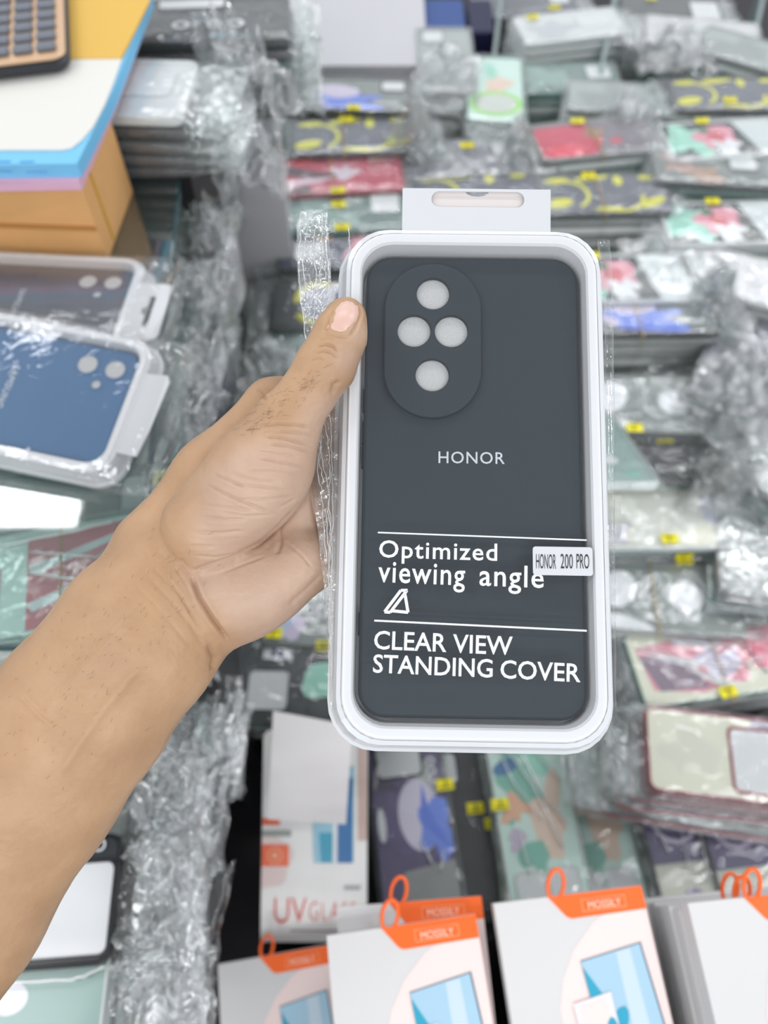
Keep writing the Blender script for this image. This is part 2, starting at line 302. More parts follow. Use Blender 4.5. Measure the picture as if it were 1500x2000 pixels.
def sleeve_mesh(flap, side, seed, hard=1.0, hl=.083, hw=.0420):
    hl0 = hl + .005; xs = list(np.linspace(-hl0, hl0, 34)) + (list(np.linspace(hl0, hl0+flap, int(10+flap*360))[1:]) if flap else [])
    n = 40; V = []
    for x in xs:
        t = max(0, (x-hl0)/flap) if flap else 0
        e = min(1, max(0, (hl0-abs(min(x, hl0)))/.006)) if x < 0 or not flap else min(1, max(0, (hl0-x)/.008))
        h = .0010 + .0046*e if t == 0 else .0010 + .0012*t
        for k in range(n):
            a = 2*math.pi*k/n; c, s = math.cos(a), math.sin(a)
            y = hw*(1-.10*t)*math.copysign(abs(c)**.35, c); z = h*math.copysign(abs(s)**.5, s)
            V.append((x, y, .0052 + z - .30*flap*t*t))
    A = np.array(V); A2 = A.copy(); A2[:, 2] *= 3
    tt = np.clip((A[:, 0]-hl0)/max(flap, 1e-3), 0, 1) if flap else np.zeros(len(A))
    endz = np.clip((np.abs(A[:, 0])-.070)/.02, 0, 1)
    r1 = ridged(A2*70 + seed*3.1, seed)-.55; r2 = ridged(A2*np.array([55, 90, 55]) + seed*5.7, seed+5)-.55; r3 = vnoise(A2*45+seed, seed+9)-.5
    up = np.sign(A[:, 2]-.0052)
    A[:, 2] += hard*(up*(.0016+.0008*endz)*np.clip(r1, -.1, 1) + (.020*r2 + .012*r3)*np.minimum(tt*1.6, 1))
    A[:, 0] += hard*.010*r3*tt; A[:, 1] += hard*(.0020*r2*(1-tt) + .014*r1*tt)
    F = []
    for i in range(len(xs)-1):
        for k in range(n): F.append((i*n+k, i*n+(k+1) % n, (i+1)*n+(k+1) % n, (i+1)*n+k))
    if side < 0: A[:, 0] *= -1; A[:, 1] *= -1
    return mesh(A, F, smooth=True)
SL = {}
def sleeve(flap, side, v, low=False):
    k = (round(flap, 3), side, v, low)
    if k not in SL:
        SL[k] = sleeve_mesh(flap, side, 11+v*7+int(flap*1000)); SL[k].materials.append(FILM2 if flap > .03 else FILMS if low else FILM)
    return SL[k]
LOWER = {}
def lower_mesh(bum, pan):
    k = (bum, pan)
    if k not in LOWER:
        a = loft([sec(.0795, .0375, .008, .0004), sec(.081, .039, .009, .0018), sec(.081, .039, .009, .0086), sec(.0795, .0375, .008, .0094), sec(.079, .037, .008, .0094), sec(.079, .037, .008, .0072)], True)
        b = ([(x, y, .0073) for x, y in rrect(.079, .037, .008)], [tuple(range(28))])
        V, F, MI = joinVF([(a[0], a[1], 0), (b[0], b[1], 1)])
        LOWER[k] = mesh(V, F, mi=MI); LOWER[k].materials.append(BUM[bum]); LOWER[k].materials.append(PAN[pan])
    return LOWER[k]
RING = mesh(*loft([sec(.0795, .0375, .008, .0004), sec(.081, .039, .009, .0018), sec(.081, .039, .009, .0084), sec(.0803, .0383, .0085, .0094), sec(.0795, .0375, .008, .0094), sec(.0788, .0368, .0075, .0084), sec(.0788, .0368, .0075, .0004)], closed=True), smooth=False)
PANEL = slab(.0789, .0369, .0076, .0006, .0072, .0003)
def sticker_mesh():
    V, F = boxVF(-.0085, -.0055, 0, .0085, .0055, .0002); V2, F2 = boxVF(-.002, -.0042, .0002, .0002, .0010, .0003); V3, F3 = boxVF(-.006, .0016, .0002, .005, .0034, .0003)
    V, F, MI = joinVF([(V, F, 0), (V2, F2, 1), (V3, F3, 1)]); me = mesh(V, F, mi=MI); me.materials.append(YEL); me.materials.append(mat('sticker_mark', hexc(120, 112, 10), .6)); return me
STICK = sticker_mesh()
def top_case(style, label, mw, flap, side, v, stick=None, group=None, sleeved=True):
    pan, bum, wins, art, txt = S[style]
    r = empty('phone_case', mw); tag(r, label, 'phone case', group)
    for nm, me, m in (('bumper', RING, BUM[bum]), ('back_panel', PANEL, PAN[pan])):
        mc = me.copy(); link(nm, mc, m, r)
    am, ams = art_mesh(style, .0072)
    if am: link('printed_picture', am, ams, r)
    for (cx, cy, hw, hh) in wins:
        g = joinVF([loft([sec((hw+2)*.001, (hh+2)*.001, .006, .0074, 5, cx*.001, cy*.001), sec((hw+2)*.001, (hh+2)*.001, .006, .0092, 5, cx*.001, cy*.001), sec(hw*.001, hh*.001, .005, .0092, 5, cx*.001, cy*.001), sec(hw*.001, hh*.001, .005, .0084, 5, cx*.001, cy*.001)], True),
                    ([(x, y, .0085) for x, y in rrect(hw*.001, hh*.001, .005, 5, cx*.001, cy*.001)], [tuple(range(24))], 1)])
        link('camera_window', mesh(g[0], g[1], mi=g[2]), [BUM[bum], WIN], r)
    for (s, x0, x1, y0, cap, col) in txt:
        link('lettering', text_me(s, x0*.001, x1*.001, y0*.001, cap*.001, .0092, bold=.02, ref='x' if s == 'oroo' else 'H'), pm(col), r)
    if sleeved: link('plastic_sleeve', sleeve(flap, side, v), None, r)
    for st in (stick or []):
        so = link('price_sticker', STICK, None, r); so.location = (st[0]*.001, st[1]*.001, .0118); so.rotation_euler = (math.radians(st[3]) if len(st) > 3 else 0, 0, math.radians(st[2]) if len(st) > 2 else 0)
    return r
def streaks(case, lines, seed=1):
    """white stretch creases in the film of a case; lines in mm over its face"""
    rr = random.Random(seed); out = []
    for ln in lines:
        pts = []
        for k in range(len(ln)-1):
            for m in range(6):
                t = m/6; pts.append(((ln[k][0]*(1-t)+ln[k+1][0]*t + rr.uniform(-.7, .7))*.001, (ln[k][1]*(1-t)+ln[k+1][1]*t + rr.uniform(-.7, .7))*.001, .0122))
        pts.append((ln[-1][0]*.001, ln[-1][1]*.001, .0122)); out.append(tube(pts, rr.uniform(.0006, .0011), 5))
    V, F, _ = joinVF(out); link('film_crease', mesh(V, F, True), CREASE, case)
PITCHZ = .0110
def stack(px, py, Z, yaw, n, style, label, under, group, flap=0.0, side=1, stick=None, low=(('black', 'dark'), ('grey', 'grey'), ('clear', 'clear')), tiltx=0, tilty=0, jit=1.0, lowstick=0, band=None, fan=(0, 0), grey=None):
    rr = random.Random(int(px*7+py*13)); loc = P(px, py, Z)
    base = Matrix.Translation(loc) @ Matrix.Rotation(math.radians(yaw), 4, 'Z') @ Matrix.Rotation(math.radians(tiltx), 4, 'X') @ Matrix.Rotation(math.radians(tilty), 4, 'Y')
    top = top_case(style, label, base @ Matrix.Translation((0, 0, -.0094)), flap, side, rr.randrange(4), stick, None, style not in ('bigwindow', 'palegreen'))
    for k in range(1, n+1):
        me = lower_mesh(*low[rr.randrange(len(low))])
        o = link('phone_case', me)
        o.matrix_world = base @ Matrix.Translation((rr.uniform(-.004, .004)*jit + fan[0]*k, rr.uniform(-.0022, .0022)*jit + fan[1]*k, -.0094-PITCHZ*k)) @ Matrix.Rotation(math.radians(rr.uniform(-2.2, 2.2)*jit), 4, 'Z')
        tag(o, under, 'phone case', group)
        s = link('plastic_sleeve', sleeve(flap if rr.random() < .7 else flap*.5, side, rr.randrange(4), True), None, o)
        if k <= lowstick:
            so = link('price_sticker', STICK, None, o); so.location = (rr.uniform(-.02, .012), -.0432, .005); so.rotation_euler = (math.radians(84), 0, 0)
    bz = base @ Matrix.Translation((fan[0]*n/2, fan[1]*n/2, -.0094-PITCHZ*n))
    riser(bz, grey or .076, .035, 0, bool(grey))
    if band:
        x = band[0]*.001; h = PITCHZ*n + .0128; y = .0446
        pts = [(x, -y, .0026), (x, y, .0026), (x, y+.0004, -h/2), (x, y, -h), (x, -y, -h), (x, -y-.0004, -h/2)]
        b = link('rubber_band', mesh(*tube(pts, .0007, 5, True), smooth=True), RUB); b.matrix_world = base; tag(b, band[1], 'rubber band')
    return top
DG = (('black', 'dark'), ('dark', 'smoky' if False else 'slate'), ('green', 'green'), ('grey', 'grey'))
LG = (('clear', 'clear'), ('grey', 'grey'), ('white', 'clear'), ('green', 'green'))
DK = (('black', 'black'), ('black', 'dark'), ('dark', 'dark'), ('green', 'dark'))
GB = 'stacked sleeved cases, '
# --- column right of the grey worktop, from the far end towards the viewer
stack(682, 182, 1.02, -2, 4, 'moon', 'dark phone case with lilac and blue moon picture, nearest the grey worktop', 'sleeved phone case under the lilac and blue moon case by the grey worktop', GB+'moon case', .012, 1, [(8, -36, 0)], DG)
stack(690, 262, .985, 3, 5, 'yellow', 'slate phone case with yellow curved patches, between the moon case and the crimson case', 'sleeved phone case under the slate case with yellow patches, left rows', GB+'yellow patches left', .03, 1, [(-8, 30, 0)], DG, band=(-12, 'tan rubber band around the stack topped by the yellow patched slate case'))
stack(660, 337, .955, 5, 5, 'red', 'crimson phone case with dark streaks, in front of the slate case with yellow patches', 'sleeved phone case under the crimson case with dark streaks', GB+'crimson', .02, -1, [(-2, -38, 4)], DG, lowstick=1, band=(-8, 'tan rubber band around the stack topped by the crimson case'))
stack(662, 410, .925, 2, 5, 'green', 'plain green grey phone case in shiny film, just in front of the crimson case', 'sleeved phone case under the plain green grey case before the crimson one', GB+'green grey', .03, 1, [(0, 8, 0), (4, -34, 0)], DG)
stack(680, 480, .90, 0, 5, 'pinkart', 'phone case with pink picture and orange oval, behind the raised plastic flap', 'sleeved phone case under the pink pictured case behind the plastic flap', GB+'pink picture', .02, -1, None, DG)
stack(672, 590, .86, 2, 6, 'blueyellow', 'dark phone case with navy block and yellow arcs, above the thumb', 'sleeved phone case under the navy and yellow case above the thumb', GB+'navy and yellow', .03, -1, None, DG)
stack(650, 695, .825, 3, 5, 'green', 'plain film wrapped phone case between the navy block case and the hand', 'sleeved phone case under the plain one next to the hand', GB+'next to the hand', .04, -1, None, DK)
stack(668, 1195, .775, -2, 5, 'leaf', 'grey phone case with white lettering and pale leaf picture, just under the hand', 'sleeved phone case under the lettered leaf picture case below the hand', GB+'leaf', .012, 1, [(-66, -26, -4)], DG)
stack(610, 1325, .742, -1, 5, 'flower', 'dark phone case with white camera window and mint flower picture, below the leaf case', 'sleeved phone case under the mint flower case', GB+'mint flower', .02, -1, [(10, 33, 0)], DK)
# --- second column, behind the hang tab
stack(870, 112, 1.08, 90, 9, 'clear', 'clear phone case in crumpled film, topping the tall narrow stack by the navy carton', 'sleeved phone case in the tall narrow stack in front of the navy carton', GB+'tall narrow', .02, -1, None, DG)
stack(968, 170, 1.05, 86, 8, 'ring', 'mint phone case with bright lime ring, end on in the far rows', 'sleeved phone case under the mint case with the lime ring', GB+'lime ring', .03, -1, None, (('clear', 'clear'), ('black', 'mauve'), ('green', 'green')))
stack(905, 305, .985, 6, 6, 'smoky', 'smoky grey phone case with yellow price sticker, behind the white hang tab', 'sleeved phone case under the smoky case behind the hang tab', GB+'smoky behind tab', .04, 1, [(8, 20, 0)], DK)
stack(925, 372, .95, 2, 5, 'yellow', 'slate phone case with yellow patches, directly behind the white hang tab', 'sleeved phone case under the yellow patched case directly behind the hang tab', GB+'yellow behind tab', .02, 1, None, DK)
# --- third column, right of the boxed case
stack(1115, 48, 1.15, 12, 5, 'white', 'white phone case in film on the farthest stack, between two green glass panes', 'pale sleeved phone case under the farthest white case', GB+'far white', .02, 1, [(-50, 30, 0)], (('white', 'white'), ('clear', 'clear'), ('grey', 'grey')))
stack(1096, 150, 1.10, 3, 6, 'green', 'green grey phone case under film, in front of the farthest white stack', 'sleeved phone case under the green grey case before the farthest white stack', GB+'far green grey', .03, -1, None, (('green', 'green'), ('grey', 'mauve'), ('clear', 'clear')))
stack(1225, 190, 1.06, -8, 6, 'clear', 'clear phone case in wrinkled film, right behind the crimson and mauve case', 'sleeved phone case under the clear one behind the crimson and mauve case', GB+'clear behind crimson mauve', .03, 1, None, LG)
stack(1165, 266, 1.0, 9, 8, 'redgrey', 'crimson and mauve phone case on a tall pale stack, right rows', 'sleeved phone case under the crimson and mauve case', GB+'crimson mauve', .012, 1, [(-16, 34, -6)], LG, band=(-4, 'tan rubber band around the stack topped by the crimson and mauve case'))
stack(1180, 376, .95, 2, 8, 'yellow', 'slate phone case with yellow patches, right of the white hang tab', 'sleeved phone case under the yellow patched case right of the hang tab', GB+'yellow right of tab', .012, 1, [(-14, 32, 0)], LG, band=(-6, 'tan rubber band around the stack right of the hang tab'))
stack(1222, 540, .885, 1, 4, 'mintpink', 'phone case with mint and pink picture, touching the top right corner of the boxed case', 'sleeved phone case under the mint and pink case beside the boxed case', GB+'mint pink beside box', .012, 1, [(-34, 34, 0)], LG)
stack(1258, 602, .868, 1, 9, 'moon', 'phone case with blue and lilac moon picture, right of the boxed case', 'sleeved phone case under the moon case right of the boxed case', GB+'moon right of box', .02, 1, [(-16, 30, 0)], LG, lowstick=0, band=(-10, 'tan rubber band around the stack topped by the moon case right of the boxed case'))
stack(1272, 785, .835, -2, 5, 'ovals', 'grey phone case with white ovals, below the right hand moon case', 'sleeved phone case under the grey case with white ovals, upper one', GB+'upper ovals', .03, 1, [(-24, -38, 0)], DG, lowstick=1)
stack(1292, 868, .82, 1, 5, 'black', 'black phone case in film, between the oval patterned case and the cream case', 'dark sleeved phone case under the black one above the cream case', GB+'black', .03, 1, None, DK)
top_case('palegreen', 'pale green phone case standing on end between the boxed case and the cream case', campose(P(1160, 885, .76), 60, 91), .012, 1, 2)
stack(1322, 1005, .80, 0, 7, 'cream', 'cream phone case with lavender window, right of the boxed case', 'sleeved phone case under the cream case with lavender window', GB+'cream', .025, 1, [(-14, -30, 0)], DK, lowstick=2)
stack(1292, 1165, .78, -3, 4, 'ovals', 'grey phone case with white ovals, between the cream case and the pink case', 'sleeved phone case under the grey oval case in front of the cream one', GB+'lower ovals', .02, 1, None, LG, band=(-8, 'tan rubber band over the white oval case in front of the cream one'))
streaks(stack(1392, 1288, .757, 8, 5, 'redcream', 'cream edged phone case with pink and white streaks, right of the boxed case bottom', 'sleeved phone case under the pink streaked case', GB+'pink streaks', .02, 1, [(2, -34, 4)], LG, lowstick=0, band=(4, 'tan rubber band over the pink streaked phone case')), [[(-66, 20), (-30, 4), (-4, -6), (30, -10)], [(-40, 26), (0, 14), (36, 10)], [(-30, -2), (-6, -22), (10, -28)], [(30, -12), (60, -2), (78, 0)]])
stack(1440, 1478, .70, -7, 5, 'creamwin', 'cream phone case with large white window, topping the fanned stack with red edges', 'red edged sleeved phone case fanned out under the cream windowed case', GB+'red edges', .03, -1, None, (('red', 'clear'), ('grey', 'clear'), ('red', 'mauve')), fan=(-.006, -.003))
stack(1310, 12, 1.24, -4, 3, 'window', 'dark phone case with white window in the very last row, cut by the top edge', 'sleeved phone case under the windowed one in the very last row', GB+'last row window', .02, 1, [(-30, 20, 0)], LG)
stack(1030, 8, 1.26, 6, 3, 'smoky', 'smoky phone case in the very last row, right of the dark navy carton', 'sleeved phone case under the smoky one in the very last row', GB+'last row smoky', .03, 1, [(40, -20, 0)], DK)
# --- last column at the right rim of the picture
stack(1372, 62, 1.14, -10, 6, 'white', 'white phone case in badly crumpled film, far right rows', 'pale sleeved phone case under the crumpled white case at far right', GB+'far right white', .05, -1, None, (('white', 'white'), ('clear', 'clear'), ('green', 'green')))
stack(1475, 100, 1.10, -32, 5, 'clear', 'clear phone case lying askew beside the crumpled white one, far right', 'sleeved phone case under the askew clear case at far right', GB+'askew clear', .03, -1, None, LG)
stack(1425, 180, 1.05, 1, 4, 'yellow', 'phone case with pale yellow patches, topmost row of the right rim', 'sleeved phone case under the yellow patched case at the right rim', GB+'yellow right rim', .02, -1, [(-6, -22, 0)], LG)
stack(1420, 268, .995, 6, 6, 'mintpink', 'phone case with mint and pink picture, right of the crimson and mauve case', 'sleeved phone case under the mint and pink case right of the crimson and mauve one', GB+'mint pink far', .02, -1, [(-22, 36, 0)], LG)
stack(1400, 322, .97, -5, 5, 'brown', 'grey phone case with brownish picture and two windows, right of the crimson and mauve case', 'sleeved phone case under the brownish pictured case', GB+'brownish', .03, 1, None, LG)
stack(1428, 432, .93, 2, 5, 'mintpink', 'phone case with mint and pink picture, right of the long yellow patched stack', 'sleeved phone case under the mint and pink case right of the yellow patched stack', GB+'mint pink right', .02, -1, [(-14, 36, 0)], LG)
stack(1440, 535, .89, -22, 5, 'white', 'white phone case lying askew in crumpled film, right of the blue moon case', 'sleeved phone case under the askew white case right of the moon case', GB+'askew white', .05, -1, None, LG)
stack(1452, 690, .85, 62, 6, 'smoky', 'smoky phone case turned end on in crumpled film, right of the moon case stack', 'sleeved phone case in the end on smoky stack at the right rim', GB+'end on smoky', .06, 1, None, DK)
stack(1460, 850, .815, -58, 6, 'clear', 'clear phone case turned end on, right of the black phone case', 'sleeved phone case in the end on clear stack right of the black case', GB+'end on clear', .06, -1, None, LG)
stack(1478, 1030, .79, 80, 5, 'clear', 'clear phone case turned end on, right of the cream case', 'sleeved phone case in the end on stack right of the cream case', GB+'end on by cream', .05, 1, None, DG)
stack(1320, 1420, .755, 80, 3, 'smoky', 'smoky phone case half hidden behind the fanned red edged stack', 'sleeved phone case under the half hidden smoky one', GB+'half hidden', .05, 1, None, LG)
# --- rows lying lengthwise near the white cartons
streaks(stack(805, 1600, .752, 97, 3, 'purplemoon', 'dark purple phone case with lilac moon and blue splash, beside the screen glass carton', 'sleeved phone case under the dark purple moon case', GB+'purple moon', .02, 1, [(28, -37, 90)], DK), [[(60, 26), (30, 34)], [(-20, -6), (-44, -14)], [(-30, -26), (-50, -20)]])
stack(905, 1610, .775, 95, 3, 'black', 'black phone case lying lengthwise between the purple moon case and the mint case', 'dark sleeved phone case under the lengthwise black one', GB+'lengthwise black', .02, 1, [(-2, -30, 90), (14, -14, 90)], DK)
streaks(stack(1048, 1595, .748, 95, 3, 'mintart', 'mint phone case with peach and green picture, below the boxed case', 'sleeved phone case under the mint pictured case below the boxed case', GB+'mint picture', .02, 1, [(14, 34, 90)], (('clear', 'clear'), ('lime', 'mint'), ('green', 'green'))), [[(78, 30), (40, 20), (-4, -4)], [(78, 26), (30, -2), (-30, -20)], [(74, 8), (20, -10), (-10, -28)], [(70, -6), (30, -30)], [(-10, 20), (-50, 16)]])
stack(1158, 1600, .772, 94, 3, 'mintart', 'darker mint and peach phone case, right of the brighter mint pictured case', 'sleeved phone case under the darker mint and peach case', GB+'second mint', .02, 1, None, (('clear', 'clear'), ('lime', 'mint'), ('green', 'green')))
stack(1250, 1620, .80, 94, 3, 'black', 'black phone case lying lengthwise right of the mint cases', 'dark sleeved phone case under the lengthwise black one right of the mint cases', GB+'black right of mint', .02, 1, [(4, 10, 90)], DK)
streaks(stack(1345, 1660, .742, 96, 3, 'darkprint', 'dark purple phone case with pale emblem, below the fanned red edged stack', 'sleeved phone case under the dark purple emblem case', GB+'emblem', .02, 1, [(44, -30, 0)], DG), [[(60, 20), (20, 2), (-20, 6)], [(64, 0), (20, -16), (-30, -10)], [(40, 30), (0, 20)]])
stack(1465, 1670, .735, 96, 3, 'darkprint', 'second dark purple emblem case, at the right rim below the fanned stack', 'sleeved phone case under the right rim emblem case', GB+'right rim emblem', .02, 1, None, DG)

# ------------------------------------------------------------------ glass counter on the left and what lies in and on it
GZ = .465
A_, B_ = PZ(350, 345, GZ), PZ(287, 955, GZ)
dirv = (A_-B_).normalized(); far = B_ + dirv*1.0; near_y = PZ(0, 1262, GZ).y; near = B_ - dirv*((B_.y-near_y)/dirv.y)
poly = [(-1.3, near.y), (near.x, near.y), (far.x, far.y), (-1.3, far.y)]
gc = empty('glass_counter', Matrix.Translation((-.5, .5, 0)))
tag(gc, 'green glass display counter carrying the boxed cases, carton and receipt pad', 'display counter')
gi = Matrix.Translation((.5, -.5, 0))
def counter_part(nm, V, F, m, smooth=False):
    return link(nm, mesh([gi @ Vector(v) for v in V], F, smooth), m, gc)
counter_part('glass_top', [(x, y, GZ) for x, y in poly], [(0, 1, 2, 3)], GLASS)
e1 = tube([(near.x, near.y, GZ-.002), (far.x, far.y, GZ-.002)], .0022, 6); e2 = tube([(-1.3, near.y, GZ-.002), (near.x, near.y, GZ-.002)], .0022, 6)
V, F, _ = joinVF([e1, e2]); counter_part('glass_edge', V, F, GLASSE)
counter_part('side_pane', [(near.x, near.y, .0), (far.x, far.y, .0), (far.x, far.y, GZ-.004), (near.x, near.y, GZ-.004)], [(0, 1, 2, 3)], GLASS)
V, F = boxVF(-1.28, near.y+.02, -.002, min(near.x, far.x)-.06, far.y-.05, .36)
counter_part('counter_shelf', V, F, mat('counter_shelf', hexc(120, 138, 134), .6))
def Zof(px, py, z): return -(CR.transposed() @ (PZ(px, py, z)-CO)).z
def stackz(px, py, z, *a, **k): return stack(px, py, Zof(px, py, z), *a, **k)
stackz(235, 452, .425, 82, 3, 'window', 'dark phone case with grey window under the glass, right of the brown carton', 'sleeved phone case under the windowed one inside the glass counter by the carton', GB+'in counter by carton', .02, 1, None, DK)
streaks(stackz(95, 1125, .425, 12, 3, 'redglass', 'phone case with red panel and white streaks under the counter glass, left of the forearm', 'sleeved phone case under the red streaked one inside the glass counter', GB+'in counter red', .03, 1, None, LG, band=(8, 'tan rubber band over the red streaked case under the counter glass')), [[(-10, 18), (30, 6), (62, 24)], [(-12, 4), (30, -12), (62, -4)], [(-70, 10), (-30, 26), (40, 30)], [(-72, -10), (-40, -24)]])
streaks(stackz(20, 1240, .40, 10, 3, 'cream', 'cream phone case under the glass in front of the red streaked one', 'sleeved phone case under the cream one inside the glass counter', GB+'in counter cream', .03, 1, None, LG), [[(-10, 30), (40, 24), (78, 30)]])
stackz(120, 1010, .41, 6, 2, 'green', 'green phone case with yellow sticker under the glass, below the blue boxed case', 'sleeved phone case under the green one inside the glass counter', GB+'in counter green', .03, 1, [(66, 24, 0)], LG)

# kraft carton
KR = PZ(212, 508, GZ); KB = PZ(260, 376, GZ); kd = (KB-KR); kl = kd.length; ky = kd.normalized(); kx = Vector((ky.y, -ky.x, 0))
mw = Matrix.Translation(KR) @ Matrix((kx, ky, Vector((0, 0, 1)))).transposed().to_4x4()
kb = empty('cardboard_box', mw); tag(kb, 'plain brown cardboard box under the receipt pad on the glass counter', 'box')
link('box_body', mesh(*loft([[(x, y, z) for x, y in ((-.36, .0), (0, 0), (0, kl), (-.36, kl))] for z in (.0005, .060)], True, True)), KRAFT, kb)
V, F, _ = joinVF([boxVF(-.36, -.0006, .026, .0, -.0001, .030)]); link('tape_seam', mesh(V, F), mat('kraft_seam', hexc(186, 130, 70), .5), kb)
V, F = boxVF(-.0005, .018, .004, .0008, .020, .060); link('yellow_strap', mesh(V, F), mat('strap_yellow', hexc(206, 160, 50), .5), kb)
# receipt pad
def pxslab(pts, z0, z1, zt=None):
    zt = zt or z1; q = [PZ(x, y, zt) for x, y in pts]
    return loft([[(p.x, p.y, z0) for p in q], [(p.x, p.y, z1) for p in q]], True, True)
rp = empty('receipt_pad', Matrix.Translation(PZ(100, 250, .526))); tag(rp, 'thick blue and pink receipt pad with white cover sheet, on the brown cardboard box', 'receipt pad')
ri = rp.matrix_world.inverted()
def padpart(nm, vf, m): return link(nm, mesh([ri @ Vector(v) for v in vf[0]], vf[1]), m, rp)
foot = [(-320, 380), (160, 371), (224, 222), (290, 42), (284, -60), (-320, -60)]
padpart('pink_pages', pxslab(foot, .5256, .5325, .5256), mat('paper_pink', hexc(222, 176, 200), .8))
foot2 = [(-320, 352), (160, 346), (228, 206), (300, 14), (296, -70), (-320, -70)]
padpart('blue_pages', pxslab(foot2, .5326, .5425, .5326), mat('paper_blue', hexc(120, 192, 232), .8))
padpart('cover_sheet', pxslab([(-320, 292), (120, 292), (140, 288), (160, 272), (182, 246), (204, 204), (222, 160), (238, 114), (-320, 118)], .5426, .5438), mat('paper_white', hexc(220, 218, 212), .8))
padpart('yellow_sheet', pxslab([(-320, 119), (236, 113), (262, 62), (292, 2), (296, -70), (-320, -70)], .5427, .5445), mat('paper_ochre', hexc(218, 176, 84), .8))
g = []
for (a, b, y) in ((-60, 20, 318), (38, 66, 318), (-60, 22, 336), (50, 92, 338)):
    p, q = PZ(a, y, .5427), PZ(b, y-1, .5427); g.append(([(p.x, p.y, .5427), (q.x, q.y, .5427), (q.x, q.y+.0016, .5427), (p.x, p.y+.0016, .5427)], [(0, 1, 2, 3)]))
V, F, _ = joinVF(g); padpart('ruled_lines', (V, F), mat('paper_print', hexc(70, 130, 190), .8))
# calculator
c0 = PZ(132, 112, .556); cx_ = (c0 - PZ(0, 128, .556)).normalized(); cy_ = Vector((-cx_.y, cx_.x, 0))
ca = empty('calculator', Matrix.Translation(c0 - Vector((0, 0, .0105))) @ Matrix((cx_, cy_, Vector((0, 0, 1)))).transposed().to_4x4())
tag(ca, 'gold faced calculator with grey keys, lying on the receipt pad', 'calculator')
link('case_body', slab(.075, .105, .012, 0, .0085, .003, cx=-.075, cy=.105), mat('calc_black', hexc(38, 40, 46), .4), ca)
link('face_plate', slab(.0735, .1035, .011, .0085, .0105, .0012, cx=-.075, cy=.105), mat('calc_gold', hexc(208, 172, 138), .35, metal=.3), ca)
KEYM = mat('calc_key', hexc(104, 108, 118), .5); kn = slab(.0068, .0052, .002, .0105, .0135, .001); kn.materials.append(KEYM)
for r_ in range(7):
    for c_ in range(6):
        ko = link('key', kn, None, ca); ko.location = (-.0145-.0165*c_ + 0, .016 + .0155*r_, 0)
# stacks outside the counter glass on the left lane
GF = 'film wrapped cases, '
stackz(170, 166, .521, -3, 4, 'white', 'pale phone case topping the dark layered stack behind the receipt pad', 'dark sleeved phone case in the layered stack behind the receipt pad', GF+'behind pad', .03, 1, None, (('black', 'dark'), ('grey', 'mauve'), ('dark', 'dark')), jit=1.5)
stack(392, 36, .70, 4, 6, 'oroodark', 'dark phone case with white lettering, behind the receipt pad at the top', 'sleeved phone case under the lettered dark case behind the receipt pad', GF+'lettered', .02, 1, None, DK, grey=.058)
stackz(442, 445, 0.345, 83, 4, 'clear', 'clear phone case on its edge in film, right of the counter edge beside the carton', 'film wrapped phone case on its edge right of the counter edge, upper', GF+'upper lane', .06, 1, None, LG, tiltx=90)
stackz(432, 620, 0.345, 83, 4, 'white', 'white phone case on its edge in film, right of the counter hang tab', 'film wrapped phone case in the stack right of the counter hang tab', GF+'middle lane', .06, -1, None, LG, tiltx=90)
stackz(408, 830, 0.345, 83, 4, 'smoky', 'smoky phone case on its edge in film, between counter edge and wrist', 'film wrapped phone case in the stack between counter edge and wrist', GF+'lower lane', .06, 1, None, LG, tiltx=90)
stack(-20, 1768, .50, 4, 7, 'bigwindow', 'dark phone case with large white camera window, below the forearm', 'film wrapped phone case under the large white windowed one', GF+'large window', .038, 1, None, DG, jit=.7)
stack(30, 1560, .55, 2, 7, 'clear', 'clear phone case half hidden behind the forearm, its film sticking out', 'film wrapped phone case in the stack hidden behind the forearm', GF+'behind forearm', .042, 1, None, LG, jit=1.4)
stack(120, 1425, .60, 2, 7, 'smoky', 'smoky phone case behind the wrist with crumpled film beside the dark gap', 'film wrapped phone case in the stack behind the wrist', GF+'behind wrist', .045, 1, None, LG, jit=1.4)
streaks(stack(-55, 1985, .475, 3, 7, 'palegreen', 'pale green phone case at the bottom left corner below the large white window', 'film wrapped phone case in the bottom left corner stack', GF+'bottom corner', .045, 1, None, LG, jit=1.2), [[(0, 36), (50, 30), (80, 34)], [(0, 18), (60, 16), (80, 22)]])

